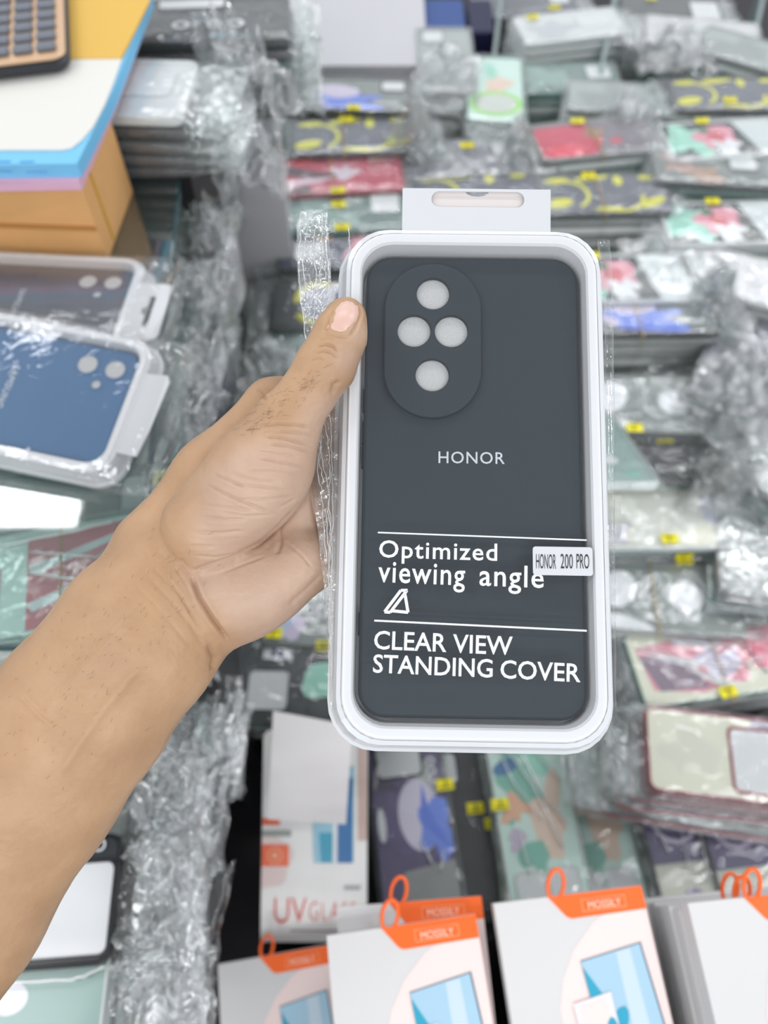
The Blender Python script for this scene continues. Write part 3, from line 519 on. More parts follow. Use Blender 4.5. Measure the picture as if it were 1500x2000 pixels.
# loose film
def scrap(px, py, Z, sx, sy, sz, seed, label, group=None, yaw=0):
    n1, n2 = 46, 40; VV = []; FF = []
    for q in range(3):
        U = np.array([(-1 + 2*i/(n1-1), -1 + 2*j/(n2-1), q*1.7) for i in range(n1) for j in range(n2)]); W = U + np.array([0, 0, seed*1.3])
        rad = np.maximum(np.abs(U[:, 0]), np.abs(U[:, 1])); big = ridged(W*1.6, seed+q, 2)-.5; mid = ridged(W*3.7, seed+q+7, 3)-.5; wob = vnoise(W*2.2, seed+q+3)-.5; wo2 = vnoise(W*2.2+9, seed+q+5)-.5
        A = np.stack([U[:, 0]*(1-.22*q) + .45*wob + .22*mid, U[:, 1]*(1-.18*q) + .45*wo2 - .22*mid, .9*big + .55*mid - .75*rad**2 + .30*q - .1], 1)*np.array([sx, sy, sz*1.15])
        c_, s_ = math.cos(q*1.1), math.sin(q*1.1); A = np.stack([A[:, 0]*c_ - A[:, 1]*s_*(sx/sy if sx < sy else 1), A[:, 0]*s_*(sy/sx if sy < sx else 1) + A[:, 1]*c_, A[:, 2]], 1)
        b0 = len(VV)*n1*n2; VV.append(A); FF += [(b0+i*n2+j, b0+(i+1)*n2+j, b0+(i+1)*n2+j+1, b0+i*n2+j+1) for i in range(n1-1) for j in range(n2-1)]
    A = np.concatenate(VV); F = FF
    o = link('plastic_film', mesh(A, F, True), FILM2); o.location = P(px, py, Z); o.rotation_euler = (0, 0, math.radians(yaw)); tag(o, label, 'plastic film', group)
for i, q in enumerate([
    (452, 130, .66, .038, .055, .05, 'crumpled clear film bunched beside the dark layered stack behind the pad', None, 70),
    (440, 260, .68, .035, .05, .05, 'crumpled clear film hanging in front of the grey worktop edge', None, 80),
    (872, 120, 1.05, .045, .05, .02, 'crumpled clear film heap on the tall narrow stack before the navy carton', None, 0),
    (812, 262, .96, .02, .05, .05, 'crumpled film strip between the yellow patched and the smoky stacks', None, 90),
    (1010, 300, .98, .03, .045, .05, 'crumpled film left of the crimson and mauve case', None, 20),
    (1330, 85, 1.08, .055, .04, .03, 'crumpled milky film on the far right white case', None, 0),
    (1400, 585, .86, .035, .045, .05, 'crumpled film right of the blue moon case stack', None, 50),
    (1450, 760, .80, .045, .05, .05, 'large crumpled film heap at the right rim between end on cases', None, 40),
    (1420, 930, .79, .035, .05, .05, 'crumpled film heap right of the cream case', None, 80),
    (1225, 1420, .74, .025, .05, .04, 'crumpled film below the bottom right corner of the boxed case', None, 80),
    (1225, 215, 1.03, .05, .03, .03, 'crumpled film on the clear case behind the crimson and mauve one', None, 0),
    (385, 905, .66, .045, .03, .03, 'crumpled film just above the wrist by the counter edge', None, 80),
    (398, 440, .665, .055, .022, .03, 'crumpled film right of the counter edge beside the brown carton', None, 84),
    (395, 560, .64, .05, .022, .028, 'crumpled film right of the counter edge level with the grey boxed case', None, 84),
    (376, 700, .61, .05, .022, .028, 'crumpled film right of the counter edge below the white hang tab', None, 84),
    (352, 820, .595, .045, .022, .028, 'crumpled film between the blue boxed case and the wrist', None, 84),
    (330, 1470, .50, .045, .024, .03, 'crumpled film below the wrist beside the dark gap', None, 80),
    (330, 1660, .475, .05, .026, .03, 'crumpled film right of the large white camera window', None, 85),
    (310, 1880, .455, .05, .026, .03, 'crumpled film at the bottom, left of the leftmost front carton', None, 85),
    (520, 700, .80, .05, .03, .03, 'crumpled film above the index knuckle beside the navy block case', None, 10),
    ]): scrap(*q[:6], i*3+5, q[6], q[7], q[8])
# far cartons and panes
def crate(px, py, Z, hx, hy, hz, m, label, cat, name, yaw=0):
    p = P(px, py, Z); o = link(name, mesh(*loft([sec(hx, hy, .003, -2*hz), sec(hx, hy, .003, -.002), sec(hx-.002, hy-.002, .002, 0)], True, True)), m); o.matrix_world = Matrix.Translation(p) @ Matrix.Rotation(math.radians(yaw), 4, 'Z'); return tag(o, label, cat)
nb = crate(864, 30, 1.18, .034, .05, .13, mat('navy_card', hexc(44, 74, 134), .5), 'navy blue carton with a gold line, behind the tall narrow stack', 'box', 'navy_carton')
V, F = boxVF(-.0343, -.0508, -.030, .0343, -.0500, -.026); link('gold_line', mesh(V, F), mat('gold_line', hexc(170, 146, 80), .4), nb)
crate(938, 30, 1.20, .02, .05, .14, mat('ink_card', hexc(22, 24, 62), .5), 'very dark navy carton between the navy carton and the far green stack', 'box', 'dark_carton')
def pane(px0, py0, px1, py1, Z0, Z1, label):
    a = P(px0, py0, Z0); b = P(px1, py1, Z1); a.z = b.z = (a.z+b.z)/2; d = (b-a).normalized(); n = Vector((d.y, -d.x, 0))*.003
    V = [tuple(p + q + Vector((0, 0, z))) for z in (-.30, 0) for p, q in ((a, n), (b, n), (b, -n), (a, -n))]
    o = link('glass_divider', mesh(V, [(0, 3, 2, 1), (4, 5, 6, 7), (0, 1, 5, 4), (1, 2, 6, 5), (2, 3, 7, 6), (3, 0, 4, 7)]), film('divider_glass', tint=(.62, .74, .74), gloss=.1, edge=.4, haze=.35, rough=.05, bump=0, hazecol=(.45, .58, .58))); tag(o, label, 'glass divider')
pane(1183, 100, 1212, -60, 1.08, 1.3, 'green glass divider right of the farthest white case')
pane(968, 90, 985, -60, 1.10, 1.3, 'green glass divider beside the dark navy carton')
pane(1478, 70, 1500, -60, 1.12, 1.3, 'green glass divider at the top right corner')
# small tag card
tg = empty('hang_tag', campose(P(480, 70, .71), 40, -6)); tag(tg, 'brown strip with a white punched tag, left of the grey worktop', 'hang tag')
link('brown_strip', slab(.006, .045, .003, -.002, 0), mat('brown_wood', hexc(178, 130, 88), .6), tg)
hole = fill2d([rrect(.022, .019, .004, 5, -.016, -.004), list(reversed(ell(-.008, -.004, .003, .003)))], .0004)
for v in hole.vertices: v.co.z += .0012
link('white_tag', hole, STK, tg)

# ------------------------------------------------------------------ cartons along the front
FW, FT, FH = .095, .013, .185
PCARD = mat('carton_white', hexc(212, 210, 210), .45, .4); PSIDE = mat('carton_side', hexc(212, 208, 204), .6)
ORA = mat('carton_orange', hexc(250, 106, 34), .45); PK = mat('carton_pink', hexc(240, 218, 214), .5)
def flat(polys, z, dz=.00012, sc_=.001):
    mats = []; V = []; F = []; MI = []
    for i, (poly, m) in enumerate(polys):
        if m not in mats: mats.append(m)
        b = len(V); V += [(x*sc_, y*sc_, z+dz*i) for x, y in poly]; F.append(tuple(range(b, b+len(poly)))); MI.append(mats.index(m))
    return mesh(V, F, mi=MI), mats
CARB = mesh(*joinVF([boxVF(0, -FH, -FT, FW, 0, 0)])[:2]); CARB.materials.append(PCARD)
LB, LB2, TE2, DE = pm((166, 200, 220)), pm((196, 214, 226)), pm((46, 160, 190)), pm((80, 100, 120))
PRINT, PRM = flat([([(95, -7), (82, -9), (70, -12), (60, -17), (45, -30), (35, -45), (30, -60), (31, -80), (36, -100), (46, -118), (62, -132), (95, -140)], PK),
    ([(34.5, 0), (95, 0), (95, -13), (47, -13.5), (44, -12)], ORA),
    ([(55, -3.6), (83, -3.6), (83, -10.6), (55, -10.6)], pm((252, 168, 120))), ([(55.5, -4.1), (82.5, -4.1), (82.5, -10.1), (55.5, -10.1)], ORA),
    ([(47.4, -36.5), (86.6, -30.5), (95, -128), (57, -138)], DE), ([(47.6, -37), (85.6, -31.2), (94, -128), (57, -137)], LB),
    ([(70, -34), (79, -33), (84, -128), (72, -132)], LB2), ([(48, -40), (60, -60), (52, -58), (56, -78), (50, -66)], TE2), (blob(62, -72, 9, 151), TE2), (blob(70, -84, 8, 153), pm((70, 150, 210))),
    ([(38, -58), (62, -54), (66, -130), (44, -134)], pm((228, 222, 226))), ([(42, -60), (58, -57), (62, -128), (48, -132)], PK), (blob(60, -76, 7, 155), TE2), ([(20, -86), (21, -86), (22.4, -100), (21.4, -100)], DE)], .0002)
LOOP = [[(.041 + .0052*math.cos(a) + .0018*math.sin(a), .0065 + .0085*math.sin(a), .0012+.002*math.sin(a)) for a in [2*math.pi*k/20 for k in range(20)]]]
LOOPM = mesh(*tube(LOOP[0], .0013, 7, True), smooth=True)
BRT = text_me('MOSSILY', .0585, .0795, -.0094, .0042, .0024, bold=.006)
def carton(mw, label, group=None, detail=True, loop=True):
    r = empty('glass_film_carton', mw); tag(r, label, 'carton', group)
    link('carton_body', CARB, None, r)
    if detail:
        o = link('front_print', PRINT, PRM if not PRINT.materials else None, r)
        if True: link('lettering', BRT, None if BRT.materials else pm((255, 214, 190)), r)
    if loop: link('hang_loop', LOOPM, None if LOOPM.materials else ORA, r)
    return r
def cmw(tl, tr, Z, tilt=26, yawt=0):
    roll = math.degrees(math.atan2(-(tr[1]-tl[1]), tr[0]-tl[0])); return campose(P(tl[0], tl[1], Z), tilt, roll, yawt)
def carton_stack(tl, tr, Z, n, label, under, tilt=26, off=(0, 0), first=0):
    m = cmw(tl, tr, Z, tilt); carton(m, label)
    rr = random.Random(int(tl[0]))
    for k in range(1, n+1):
        carton(m @ Matrix.Translation((off[0]*k + rr.uniform(-.0012, .0012), off[1]*k + rr.uniform(-.001, .001) - .004, -(FT+.0012)*k)), under, 'cartons ' + under[-22:], False, n > 4 and k < 3)
    riser(m @ Matrix.Translation((FW/2, -FH/2, -(FT+.0012)*n-FT)), FW/2-.01, FH/2-.02, 0)
carton_stack((425, 1884), (641, 1851), .628, 2, 'white carton with orange corner and loop, leftmost of the front cartons', 'white carton under the leftmost orange cornered one')
carton_stack((638, 1828), (934, 1790), .483, 0, 'white carton with orange corner, frontmost, left of centre at the bottom', '')
m3 = cmw((658, 1772), (946, 1752), .502)
carton(m3, 'white carton with orange corner peeking out behind the frontmost carton')
for k in range(1, 4):
    carton(m3 @ Matrix.Translation((.0010*k, -.003*k, -(FT+.001)*k)), 'white carton under the one peeking out behind the frontmost', 'cartons below the peeking one', False, False)
riser(m3 @ Matrix.Translation((FW/2, -FH/2, -(FT+.001)*3-FT)), FW/2-.01, FH/2-.02, 0)
carton_stack((964, 1765), (1258, 1733), .484, 3, 'white carton with orange corner and blue phone picture, right of the frontmost carton', 'white carton under the one right of the frontmost', off=(.002, 0))
carton_stack((1343, 1764), (1640, 1738), .462, 6, 'white carton at the bottom right corner, topping a thick stack', 'white carton in the thick stack at the bottom right corner', off=(-.0008, .0008))
for i, (lx, ly, Z) in enumerate([(1272, 1790, .5)]):
    pass
# loops standing up at the right hand stack
for i, x in enumerate((.030, .038)):
    pass
# UV glass carton
uv_ = empty('screen_glass_carton', campose(P(614, 1635, .665), 6, 0)); tag(uv_, 'white carton with red UV lettering and orange square, standing left of the purple moon case', 'carton')
link('carton_body', slab(.0455, .0865, .001, -.022, 0, .0003), mat('carton_bright', hexc(244, 242, 240), .45), uv_)
pc, pmx = flat([(blob(-44, -22, 24, 200, 1, 30), PK), ([(-45, 16), (-30, 16), (-30, 10), (-45, 10)], pm((240, 96, 50))), ([(-45, 6), (-20, 6), (-20, .5), (-45, .5)], pm((150, 156, 150))),
    ([(-45, -6), (-22, -6), (-22, -24), (-45, -24)], pm((246, 104, 50))), (arc(-34, -15, 6, 1.2, 0, 360), pm((252, 176, 140))), (ell(-34, -15, 2.4, 2.4), pm((252, 190, 150))),
    ([(-4, 60), (34, 60), (34, -21), (0, -21)], pm((150, 200, 220))), ([(4, 4), (16, 4), (16, -21), (6, -21)], TE2), ([(20, 50), (33, 50), (33, -21), (20, -21)], pm((40, 110, 170))), ([(16, 20), (20, 20), (20, -21), (16, -21)], pm((226, 232, 236))),
    ([(38, 78), (45.4, 78), (45.4, -2), (38, -2)], pm((204, 176, 166))), ([(26, -40), (40, -40), (40, -43), (26, -43)], pm((170, 172, 176)))], .0002)
pc2 = [v for v in pc.vertices]
for v in pc2: v.co.x = max(-.0452, min(.0452, v.co.x))
link('front_print', pc, pmx, uv_)
URED = pm((226, 78, 58))
link('lettering', text_me('UV', -.0335, -.006, -.0705, .0205, .0020, bold=-.012), URED, uv_)
link('lettering', text_me('GLASS', -.004, .036, -.0685, .0150, .0020, bold=-.022, space=1.1), URED, uv_)
V, F = boxVF(-.020, -.0775, .0002, .038, -.0763, .0004); link('thin_rule', mesh(V, F), pm((178, 160, 170)), uv_)
riser(uv_.matrix_world @ Matrix.Translation((0, 0, -.022)), .035, .07, 0)
pcard = link('paper_card', mesh(*loft([[(x*.001, y*.001, z) for x, y in ((-33, 48), (33, 36), (28, -42), (-36, -38))] for z in (0, .0012)], True, True)), mat('card_grey', hexc(214, 210, 210), .6))
pcard.matrix_world = campose(P(610, 1505, .632), 8, 0); tag(pcard, 'blank pale grey card leaning on the carton with UV lettering', 'card')

# ------------------------------------------------------------------ boxed phone cases
def pack_common(r, casemat, linmat, holes, bump):
    """white tray with a clear cover, the phone case in its recess, white hang tab"""
    link('outer_shell', mesh(*loft([sec(.0500, .0955, .017, -.0120), sec(.0500, .0955, .017, -.0085), sec(.0488, .0943, .016, -.0075), sec(.0462, .0917, .0150, .0036), sec(.0447, .0901, .0145, .0044)], True), smooth=False), SHELL, r)
    link('tray', mesh(*loft([sec(.0446, .0900, .0145, -.009, 8), sec(.0446, .0900, .0145, .0042, 8), sec(.0440, .0893, .0140, .0055, 8), sec(.0412, .0862, .0118, .0055, 8), sec(.0406, .0855, .0113, .0046, 8), sec(.0402, .0848, .0110, -.0060, 8)], False, True), smooth=False), [WHITE], r)
    cb = link('phone_case', mesh(*loft([sec(.0385, .0828, .0085, -.0083, 8), sec(.0390, .0833, .0092, -.0070, 8), sec(.0390, .0833, .0092, -.0012, 8), sec(.0386, .0829, .0088, -.0004, 8), sec(.0378, .0821, .008, 0, 8)], True, True), smooth=False), casemat, r)
    return cb
ROTV = (-0.15240634, -0.00804418, -0.01589704)
ang = Vector(ROTV).length; Rp = Matrix.Rotation(ang, 3, Vector(ROTV).normalized())
Tp = Vector((0.03134875, 0.01219826, -0.27229399))
PMW = Matrix.Translation(CO + CR @ Tp) @ (CR @ Rp).to_4x4()
def uv(px, py, n=0.0):
    """pack coordinates of a sight line at height n over the phone case"""
    d = Vector(((px-750)/FPX, -(py-1000)/FPX, -1)); N = Rp.col[2]; P0 = Tp + N*n; t = P0.dot(N)/d.dot(N); q = Rp.transposed() @ (d*t - Tp); return q.x, q.y
pk = empty('boxed_phone_case', PMW)
tag(pk, 'boxed black phone case with white lettering, held up by the hand in the middle', 'boxed phone case')
cb = pack_common(pk, SIL, LINING, None, None)
stad = rrect(.0176, .0292, .0174, 14, -.0145, .0504)
HO = [(-.0145, .0680), (-.0213, .0536), (-.0078, .0537), (-.0146, .0370)]
bumpm = fill2d([stad] + [list(reversed(ell(x, y, .0060, .0060, 0, 40))) for x, y in HO], .0007, .0005)
for v in bumpm.vertices: v.co.z += .0009
link('camera_bump', bumpm, SIL, cb)
for x, y in HO:
    link('lens_hole', mesh([(p[0], p[1], .00012) for p in ell(x, y, .0061, .0061, 0, 32)], [tuple(range(32))]), LINING, cb)['label'] = 'round lens hole showing pale grey lining'
for y0 in (.0285, .0165, .0075, -.052):                                 # side buttons of the case
    V, F = boxVF(-.0396, y0-.004, -.005, -.0389, y0+.004, -.002); link('side_button', mesh(V, F), SIL, cb)
link('lettering', text_me('HONOR', -.0121, .0115, .0051, .0042, .00015, bold=.008, space=1.1), SILVERINK, cb)
NL = .0062
lid = link('clear_lid', mesh([(x, y, NL-.0002) for x, y in rrect(.0436, .0889, .0138, 8)], [tuple(range(36))]), LIDM, pk)
ROTT = math.radians(-1.25)
def lidtext(s, p0, p1, cap, bold, ref='H', space=1.0):
    L = math.hypot(p1[0]-p0[0], p1[1]-p0[1]); rot = math.atan2(p1[1]-p0[1], p1[0]-p0[0])
    return link('lettering', text_me(s, p0[0], p0[0]+L, p0[1], cap, NL, bold=bold, rot=rot, space=space, ref=ref), INK, lid)
lidtext('Optimized', uv(740, 1088, NL), uv(971, 1095, NL), .0059, .011, 'O', 1.1)
lidtext('viewing', uv(738, 1136, NL), uv(908, 1143, NL), .0049, .011, 'v', 1.1)
lidtext('angle', uv(936, 1143, NL), uv(1062, 1148, NL), .0049, .011, 'a', 1.1)
lidtext('CLEAR', uv(730, 1267, NL), uv(872, 1273, NL), .0060, .013, 'E')
lidtext('VIEW', uv(884, 1274, NL), uv(1001, 1279, NL), .0060, .013, 'E')
lidtext('STANDING', uv(728, 1313, NL), uv(962, 1323, NL), .0059, .013, 'E')
lidtext('COVER', uv(977, 1324, NL), uv(1134, 1332, NL), .0059, .013, 'E')
def strip(px, w, n=NL):
    q = [Vector((*uv(x, y, n), n)) for x, y in px]; V = []; F = []
    for i, p in enumerate(q):
        a = q[max(0, i-1)]; b = q[min(len(q)-1, i+1)]; t = (b-a).normalized(); s = Vector((-t.y, t.x, 0))*w/2; V += [tuple(p+s), tuple(p-s)]
        if i: k = 2*i; F.append((k-2, k-1, k+1, k))
    return V, F
V, F, _ = joinVF([strip([(738, 1040), (1146, 1055)], .0005), strip([(731, 1212), (1146, 1232)], .0006)]); link('ruled_line', mesh(V, F), INK, lid)
V, F, _ = joinVF([strip([(751, 1195), (762, 1196)], .0010), strip([(751, 1195), (783, 1153)], .0010), strip([(783, 1153), (796, 1153)], .0010), strip([(795, 1153), (762, 1196)], .0010), strip([(791, 1161), (797, 1196)], .0010), strip([(797, 1196), (766, 1193)], .0010)])
link('triangle_mark', mesh(V, F), INK, lid)
sx0, sy0 = uv(1041, 1123, .0064); sx1, sy1 = uv(1157, 1069, .0064)
st = link('model_sticker', slab((sx1-sx0)/2, (sy1-sy0)/2, .0010, NL+.0001, NL+.0003, .00005, cx=(sx0+sx1)/2, cy=(sy0+sy1)/2), STK, pk); st['label'] = 'white sticker with black model lettering'
for s_, a_, b_ in (('HONOR', 1047, 1086), ('200', 1095, 1119), ('PRO', 1126, 1151)):
    p0, p1 = uv(a_, 1110, .0066), uv(b_, 1111, .0066); link('lettering', text_me(s_, p0[0], p1[0], p0[1], .0049, NL+.00045, bold=-.002 if s_ != 'PRO' else 0, rot=ROTT*.6), BLACKINK, st)
# hang tab: folded card, slot in the front layer
def tab_layer(y1, slot, n, t, notch):
    out = [(-.0262, .0880), (.0284, .0880), (.0288, y1)]
    if notch: out += [(.0075, y1)] + [(.0017 + .0045*math.cos(a), y1 - .0022*math.sin(a)) for a in [math.pi*k/8 for k in range(9)]] + [(-.0040, y1)]
    out += [(-.0262, y1)]
    lp = [out]
    if slot: lp.append(list(reversed(rrect(.0172, .0031, .0029, 6, .0018, y1-.0042))))
    me = fill2d(lp, t/2)
    for v in me.vertices: v.co.z += n
    return me
link('hang_tab', tab_layer(.1088, True, .0030, .0004, False), STK, pk)
link('hang_tab', tab_layer(.1087, False, .0016, .0004, True), mat('card_beige', hexc(214, 206, 204), .7), pk)['label'] = 'rear card layer of the hang tab'
# cellophane bag: narrow skirt left of the box and the loose flap above the thumb
def film_sheet(rows, nrm, seed, amp, nx=26, ny=90):
    """rows: (left px, right px, y px); a crumpled two-layer sheet spanned between them"""
    V = []; ys = [r[2] for r in rows]
    for j in range(ny):
        y = ys[0] + (ys[-1]-ys[0])*j/(ny-1); l = np.interp(y, ys, [r[0] for r in rows]); q = np.interp(y, ys, [r[1] for r in rows])
        for i in range(nx):
            a = 2*math.pi*i/nx; t = .5-.5*math.cos(a); sg = 1 if a < math.pi else -1
            u_, v_ = uv(l+(q-l)*t, y, nrm); V.append((u_, v_, nrm + sg*.0012*math.sin(a)**2))
    A = np.array(V); B = A*np.array([260, 70, 300]) + seed; D = A*np.array([420, 330, 300]) + seed
    A[:, 2] += amp*(ridged(B, seed, 3)-.55) + amp*.45*(ridged(D, seed+4, 3)-.55); A[:, 0] += amp*.25*(vnoise(B*1.7, seed+2)-.5)
    F = []
    for j in range(ny-1):
        for i in range(nx): F.append((j*nx+i, j*nx+(i+1) % nx, (j+1)*nx+(i+1) % nx, (j+1)*nx+i))
    return A, F
def crease_lines(lines, n, seed, w=.00022):
    rr = random.Random(seed); out = []
    for ln in lines:
        pts = []
        for k in range(len(ln)-1):
            for m in range(7):
                t = m/7; pts.append((ln[k][0]*(1-t)+ln[k+1][0]*t + rr.uniform(-1.6, 1.6), ln[k][1]*(1-t)+ln[k+1][1]*t + rr.uniform(-1.5, 1.5)))
        pts.append(ln[-1]); out.append(tube([(*uv(x, y, n+rr.uniform(-.0004, .0004)), n + rr.uniform(-.0004, .0004)) for x, y in pts], w, 5))
    return joinVF(out)
bagroot = empty('cellophane_bag'); bagroot.parent = pk
A, F = film_sheet([(588, 640, 414), (580, 641, 445), (581, 646, 520), (586, 650, 580), (594, 656, 640), (602, 664, 700), (620, 668, 760)], .001, 3, .0032, 30, 110)
link('loose_flap', mesh(A, F, True), FLAPM, bagroot)
A, F = film_sheet([(612, 660, 760), (608, 660, 850), (610, 662, 950), (622, 662, 1050), (634, 660, 1150), (640, 658, 1260), (644, 656, 1380)], -.004, 8, .0030, 24, 120)
link('side_fold', mesh(A, F, True), FLAPM, bagroot)
A, F = film_sheet([(1166, 1190, 470), (1178, 1198, 560), (1184, 1200, 900), (1188, 1204, 1380)], .000, 13, .0012, 12, 70)
link('right_fold', mesh(A, F, True), CELLO, bagroot)
V, F, _ = crease_lines([[(636, 415), (638, 480), (644, 560), (648, 640)], [(620, 432), (612, 470), (618, 540), (612, 620), (616, 690)], [(604, 430), (592, 500), (596, 560), (610, 640), (600, 700)], [(588, 445), (583, 520), (588, 590), (596, 650), (604, 700)],
    [(628, 420), (630, 500), (622, 560), (632, 620)], [(596, 612), (618, 622), (640, 632), (656, 640)], [(600, 586), (620, 604), (640, 630)], [(606, 636), (626, 650), (648, 648)], [(680, 440), (682, 470), (684, 486)], [(600, 470), (624, 492), (640, 500)],
    [(654, 560), (650, 620), (660, 660)], [(636, 585), (640, 605), (634, 620)]], .0025, 5, .00016)
link('flap_crease', mesh(V, F, True), CREASE, bagroot)
V, F, _ = crease_lines([[(632, 810), (640, 860), (645, 920), (640, 990), (648, 1060), (640, 1130)], [(622, 842), (630, 900), (642, 960), (646, 1040), (642, 1120), (644, 1240)], [(618, 900), (628, 960), (632, 1020), (638, 1100)], [(645, 800), (648, 900), (650, 1000), (649, 1100), (646, 1230), (648, 1330)], [(628, 850), (622, 900), (632, 940)], [(636, 1000), (641, 1060), (644, 1110)]], -.002, 6, .00018)
link('side_crease', mesh(V, F, True), CREASE, bagroot)

BLUEC = mat('case_blue', hexc(56, 104, 150), .45, .4); GREYC = mat('case_grey', hexc(84, 86, 96), .45, .4)
def small_pack(mw, label, cm, name_x, tabtype):
    r = empty('boxed_phone_case', mw); tag(r, label, 'boxed phone case')
    c = pack_common(r, cm, LINING, None, None)
    for (x, y, q) in ((-.0245, .0705, .0062), (-.0245, .0525, .0062), (-.0120, .0625, .0028)):
        m = fill2d([ell(x, y, q+.0008, q+.0008, 0, 32), list(reversed(ell(x, y, q, q, 0, 32)))], .0006)
        link('lens_ring', m, cm, c); link('lens_hole', mesh([(p[0], p[1], .00012) for p in ell(x, y, q, q, 0, 28)], [tuple(range(28))]), LINING, c)
    link('lettering', text_me('SAMSUNG', -.014, .016, name_x, .0042, .0002, bold=.02, space=1.15), SILVERINK, c)
    li = link('clear_lid', mesh([(x, y, NL-.0002) for x, y in rrect(.0436, .0889, .0138, 8)], [tuple(range(36))]), LIDM, r)
    if tabtype == 'hook':
        lp = rrect(.0265, .0135, .005, 6, .004, .1010)
        me = fill2d([lp, list(reversed([(.018, .1015), (.008, .1015), (.0065, .0985), (.0015, .0985), (0, .1015), (-.010, .1015), (-.010, .1055), (.018, .1055)]))], .0004)
    else:
        me = fill2d([[(-.024, .086), (.030, .086), (.030, .1040), (.012, .1060), (-.022, .1075), (-.026, .1050)]], .0004)
    for v in me.vertices: v.co.z += .003
    link('hang_tab', me, STK, r)
    sl = sleeve_mesh(.012, 1, 31 if tabtype == 'hook' else 37, 1.0, .104, .0515)
    for v in sl.vertices: x, y, z = v.co; v.co = (y, x, (z-.0052)*1.75 - .003)
    link('cellophane_bag', sl, CELLO, r)
    return r
z1 = GZ + .0135
ua = PZ(240, 536, z1); ub = PZ(0, 524, z1); up1 = (ua-ub).normalized(); n1 = Vector((0, 0, 1))
e = PZ(256, 604, z1)
small_pack(pose(e - up1*.0893, n1, up1), 'boxed grey phone case lying flat on the counter glass next to the brown carton', GREYC, .008, 'hook')
z2 = GZ + .026
ua = PZ(240, 690, z2); ub = PZ(0, 648, z2); up2 = (ua-ub).normalized(); n2 = Vector((0, -.20, .98)).normalized()
e = PZ(252, 795, z2)
small_pack(pose(e - up2*.0893, n2, up2), 'boxed blue phone case leaning on the grey boxed one on the counter glass', BLUEC, .008, 'card')

# ------------------------------------------------------------------ the arm and hand, one continuous skin
def cm(px, py, Zmm): return np.array([(px-750)/FPX*Zmm, -(py-1000)/FPX*Zmm, -Zmm], np.float32)
VX = .85
LO = np.array([-330, -345, -338], np.float32); HI = np.array([40, 75, -236], np.float32)
DIM = ((HI-LO)/VX).astype(int)+1
AX = [LO[k]+VX*np.arange(DIM[k], dtype=np.float32) for k in range(3)]
def smin(a, b, k):
    h = np.maximum(k-np.abs(a-b), 0)/k; return np.minimum(a, b)-h*h*k*.25
class Field:
    def __init__(s): s.d = np.full(DIM, 60, np.float32)
    def add(s, fn, lo, hi, k):
        m = 16; sl = []
        for a in range(3):
            i0 = max(0, int((lo[a]-m-LO[a])/VX)); i1 = min(DIM[a], int((hi[a]+m-LO[a])/VX)+2); sl.append(slice(i0, max(i0+1, i1)))
        X = AX[0][sl[0]][:, None, None]; Y = AX[1][sl[1]][None, :, None]; Z = AX[2][sl[2]][None, None, :]
        sl = tuple(sl); s.d[sl] = smin(s.d[sl], fn(X, Y, Z), k)
    def cap(s, a, ra, b, rb, k=5, flat=1.0):
        """tapered limb from a to b; flat<1 makes it thinner in depth"""
        a = np.asarray(a, np.float32); b = np.asarray(b, np.float32); ab = b-a; L2 = float(ab@ab); lat = np.array([-ab[1], ab[0], 0.]); lat /= np.linalg.norm(lat)+1e-6
        def fn(X, Y, Z):
            x, y, z = X-a[0], Y-a[1], Z-a[2]; t = np.clip((x*ab[0]+y*ab[1]+z*ab[2])/L2, 0, 1); r = ra+(rb-ra)*t
            qx, qy, qz = x-t*ab[0], y-t*ab[1], z-t*ab[2]
            if flat == 1.0: return np.sqrt(qx*qx+qy*qy+qz*qz)-r
            e = np.sqrt(qx*qx+qy*qy+(qz/flat)**2); return (e-r)*(flat+(1-flat)*.45)
        R = max(ra, rb); s.add(fn, np.minimum(a, b)-R, np.maximum(a, b)+R, k)
    def chain(s, nodes, k=5, flat=1.0):
        q = [(cm(*n[:3]), n[3]) for n in nodes]
        for (a, ra), (b, rb) in zip(q, q[1:]): s.cap(a, ra, b, rb, k, flat)
    def ell(s, c, r, rot, k=6):
        c = cm(*c); cr_, sr_ = math.cos(math.radians(rot)), math.sin(math.radians(rot))
        def fn(X, Y, Z):
            x, y, z = X-c[0], Y-c[1], Z-c[2]; u = (x*cr_+y*sr_)/r[0]; v = (-x*sr_+y*cr_)/r[1]; q = z/r[2]
            k0 = np.sqrt(u*u+v*v+q*q); return (k0-1)*min(r)*1.1
        R = max(r); s.add(fn, c-R, c+R, k)
f1 = Field()                                                            # forearm, wrist, palm, heel of the hand
f1.chain([(268, 1246, 283, 29.0), (160, 1388, 283, 31.2), (52, 1529, 283, 33.6), (-120, 1760, 283, 38.5), (-420, 2170, 284, 45)], 6, .72)
f1.chain([(268, 1246, 283, 29.0), (345, 1150, 286, 27.5)], 8, .68)
f1.chain([(300, 1060, 290, 13), (410, 925, 291, 11.5), (532, 790, 290, 9.4)], 9)
f1.chain([(330, 1110, 294, 14), (590, 872, 291, 10.5)], 9)
f1.chain([(350, 1150, 294, 14), (604, 978, 289, 10.5)], 9)
f1.chain([(380, 1185, 290, 15), (480, 1150, 287, 14.5), (590, 1098, 286, 11.5)], 10)
f1.ell((500, 1162, 282), (22, 12.0, 11), 28, 9)
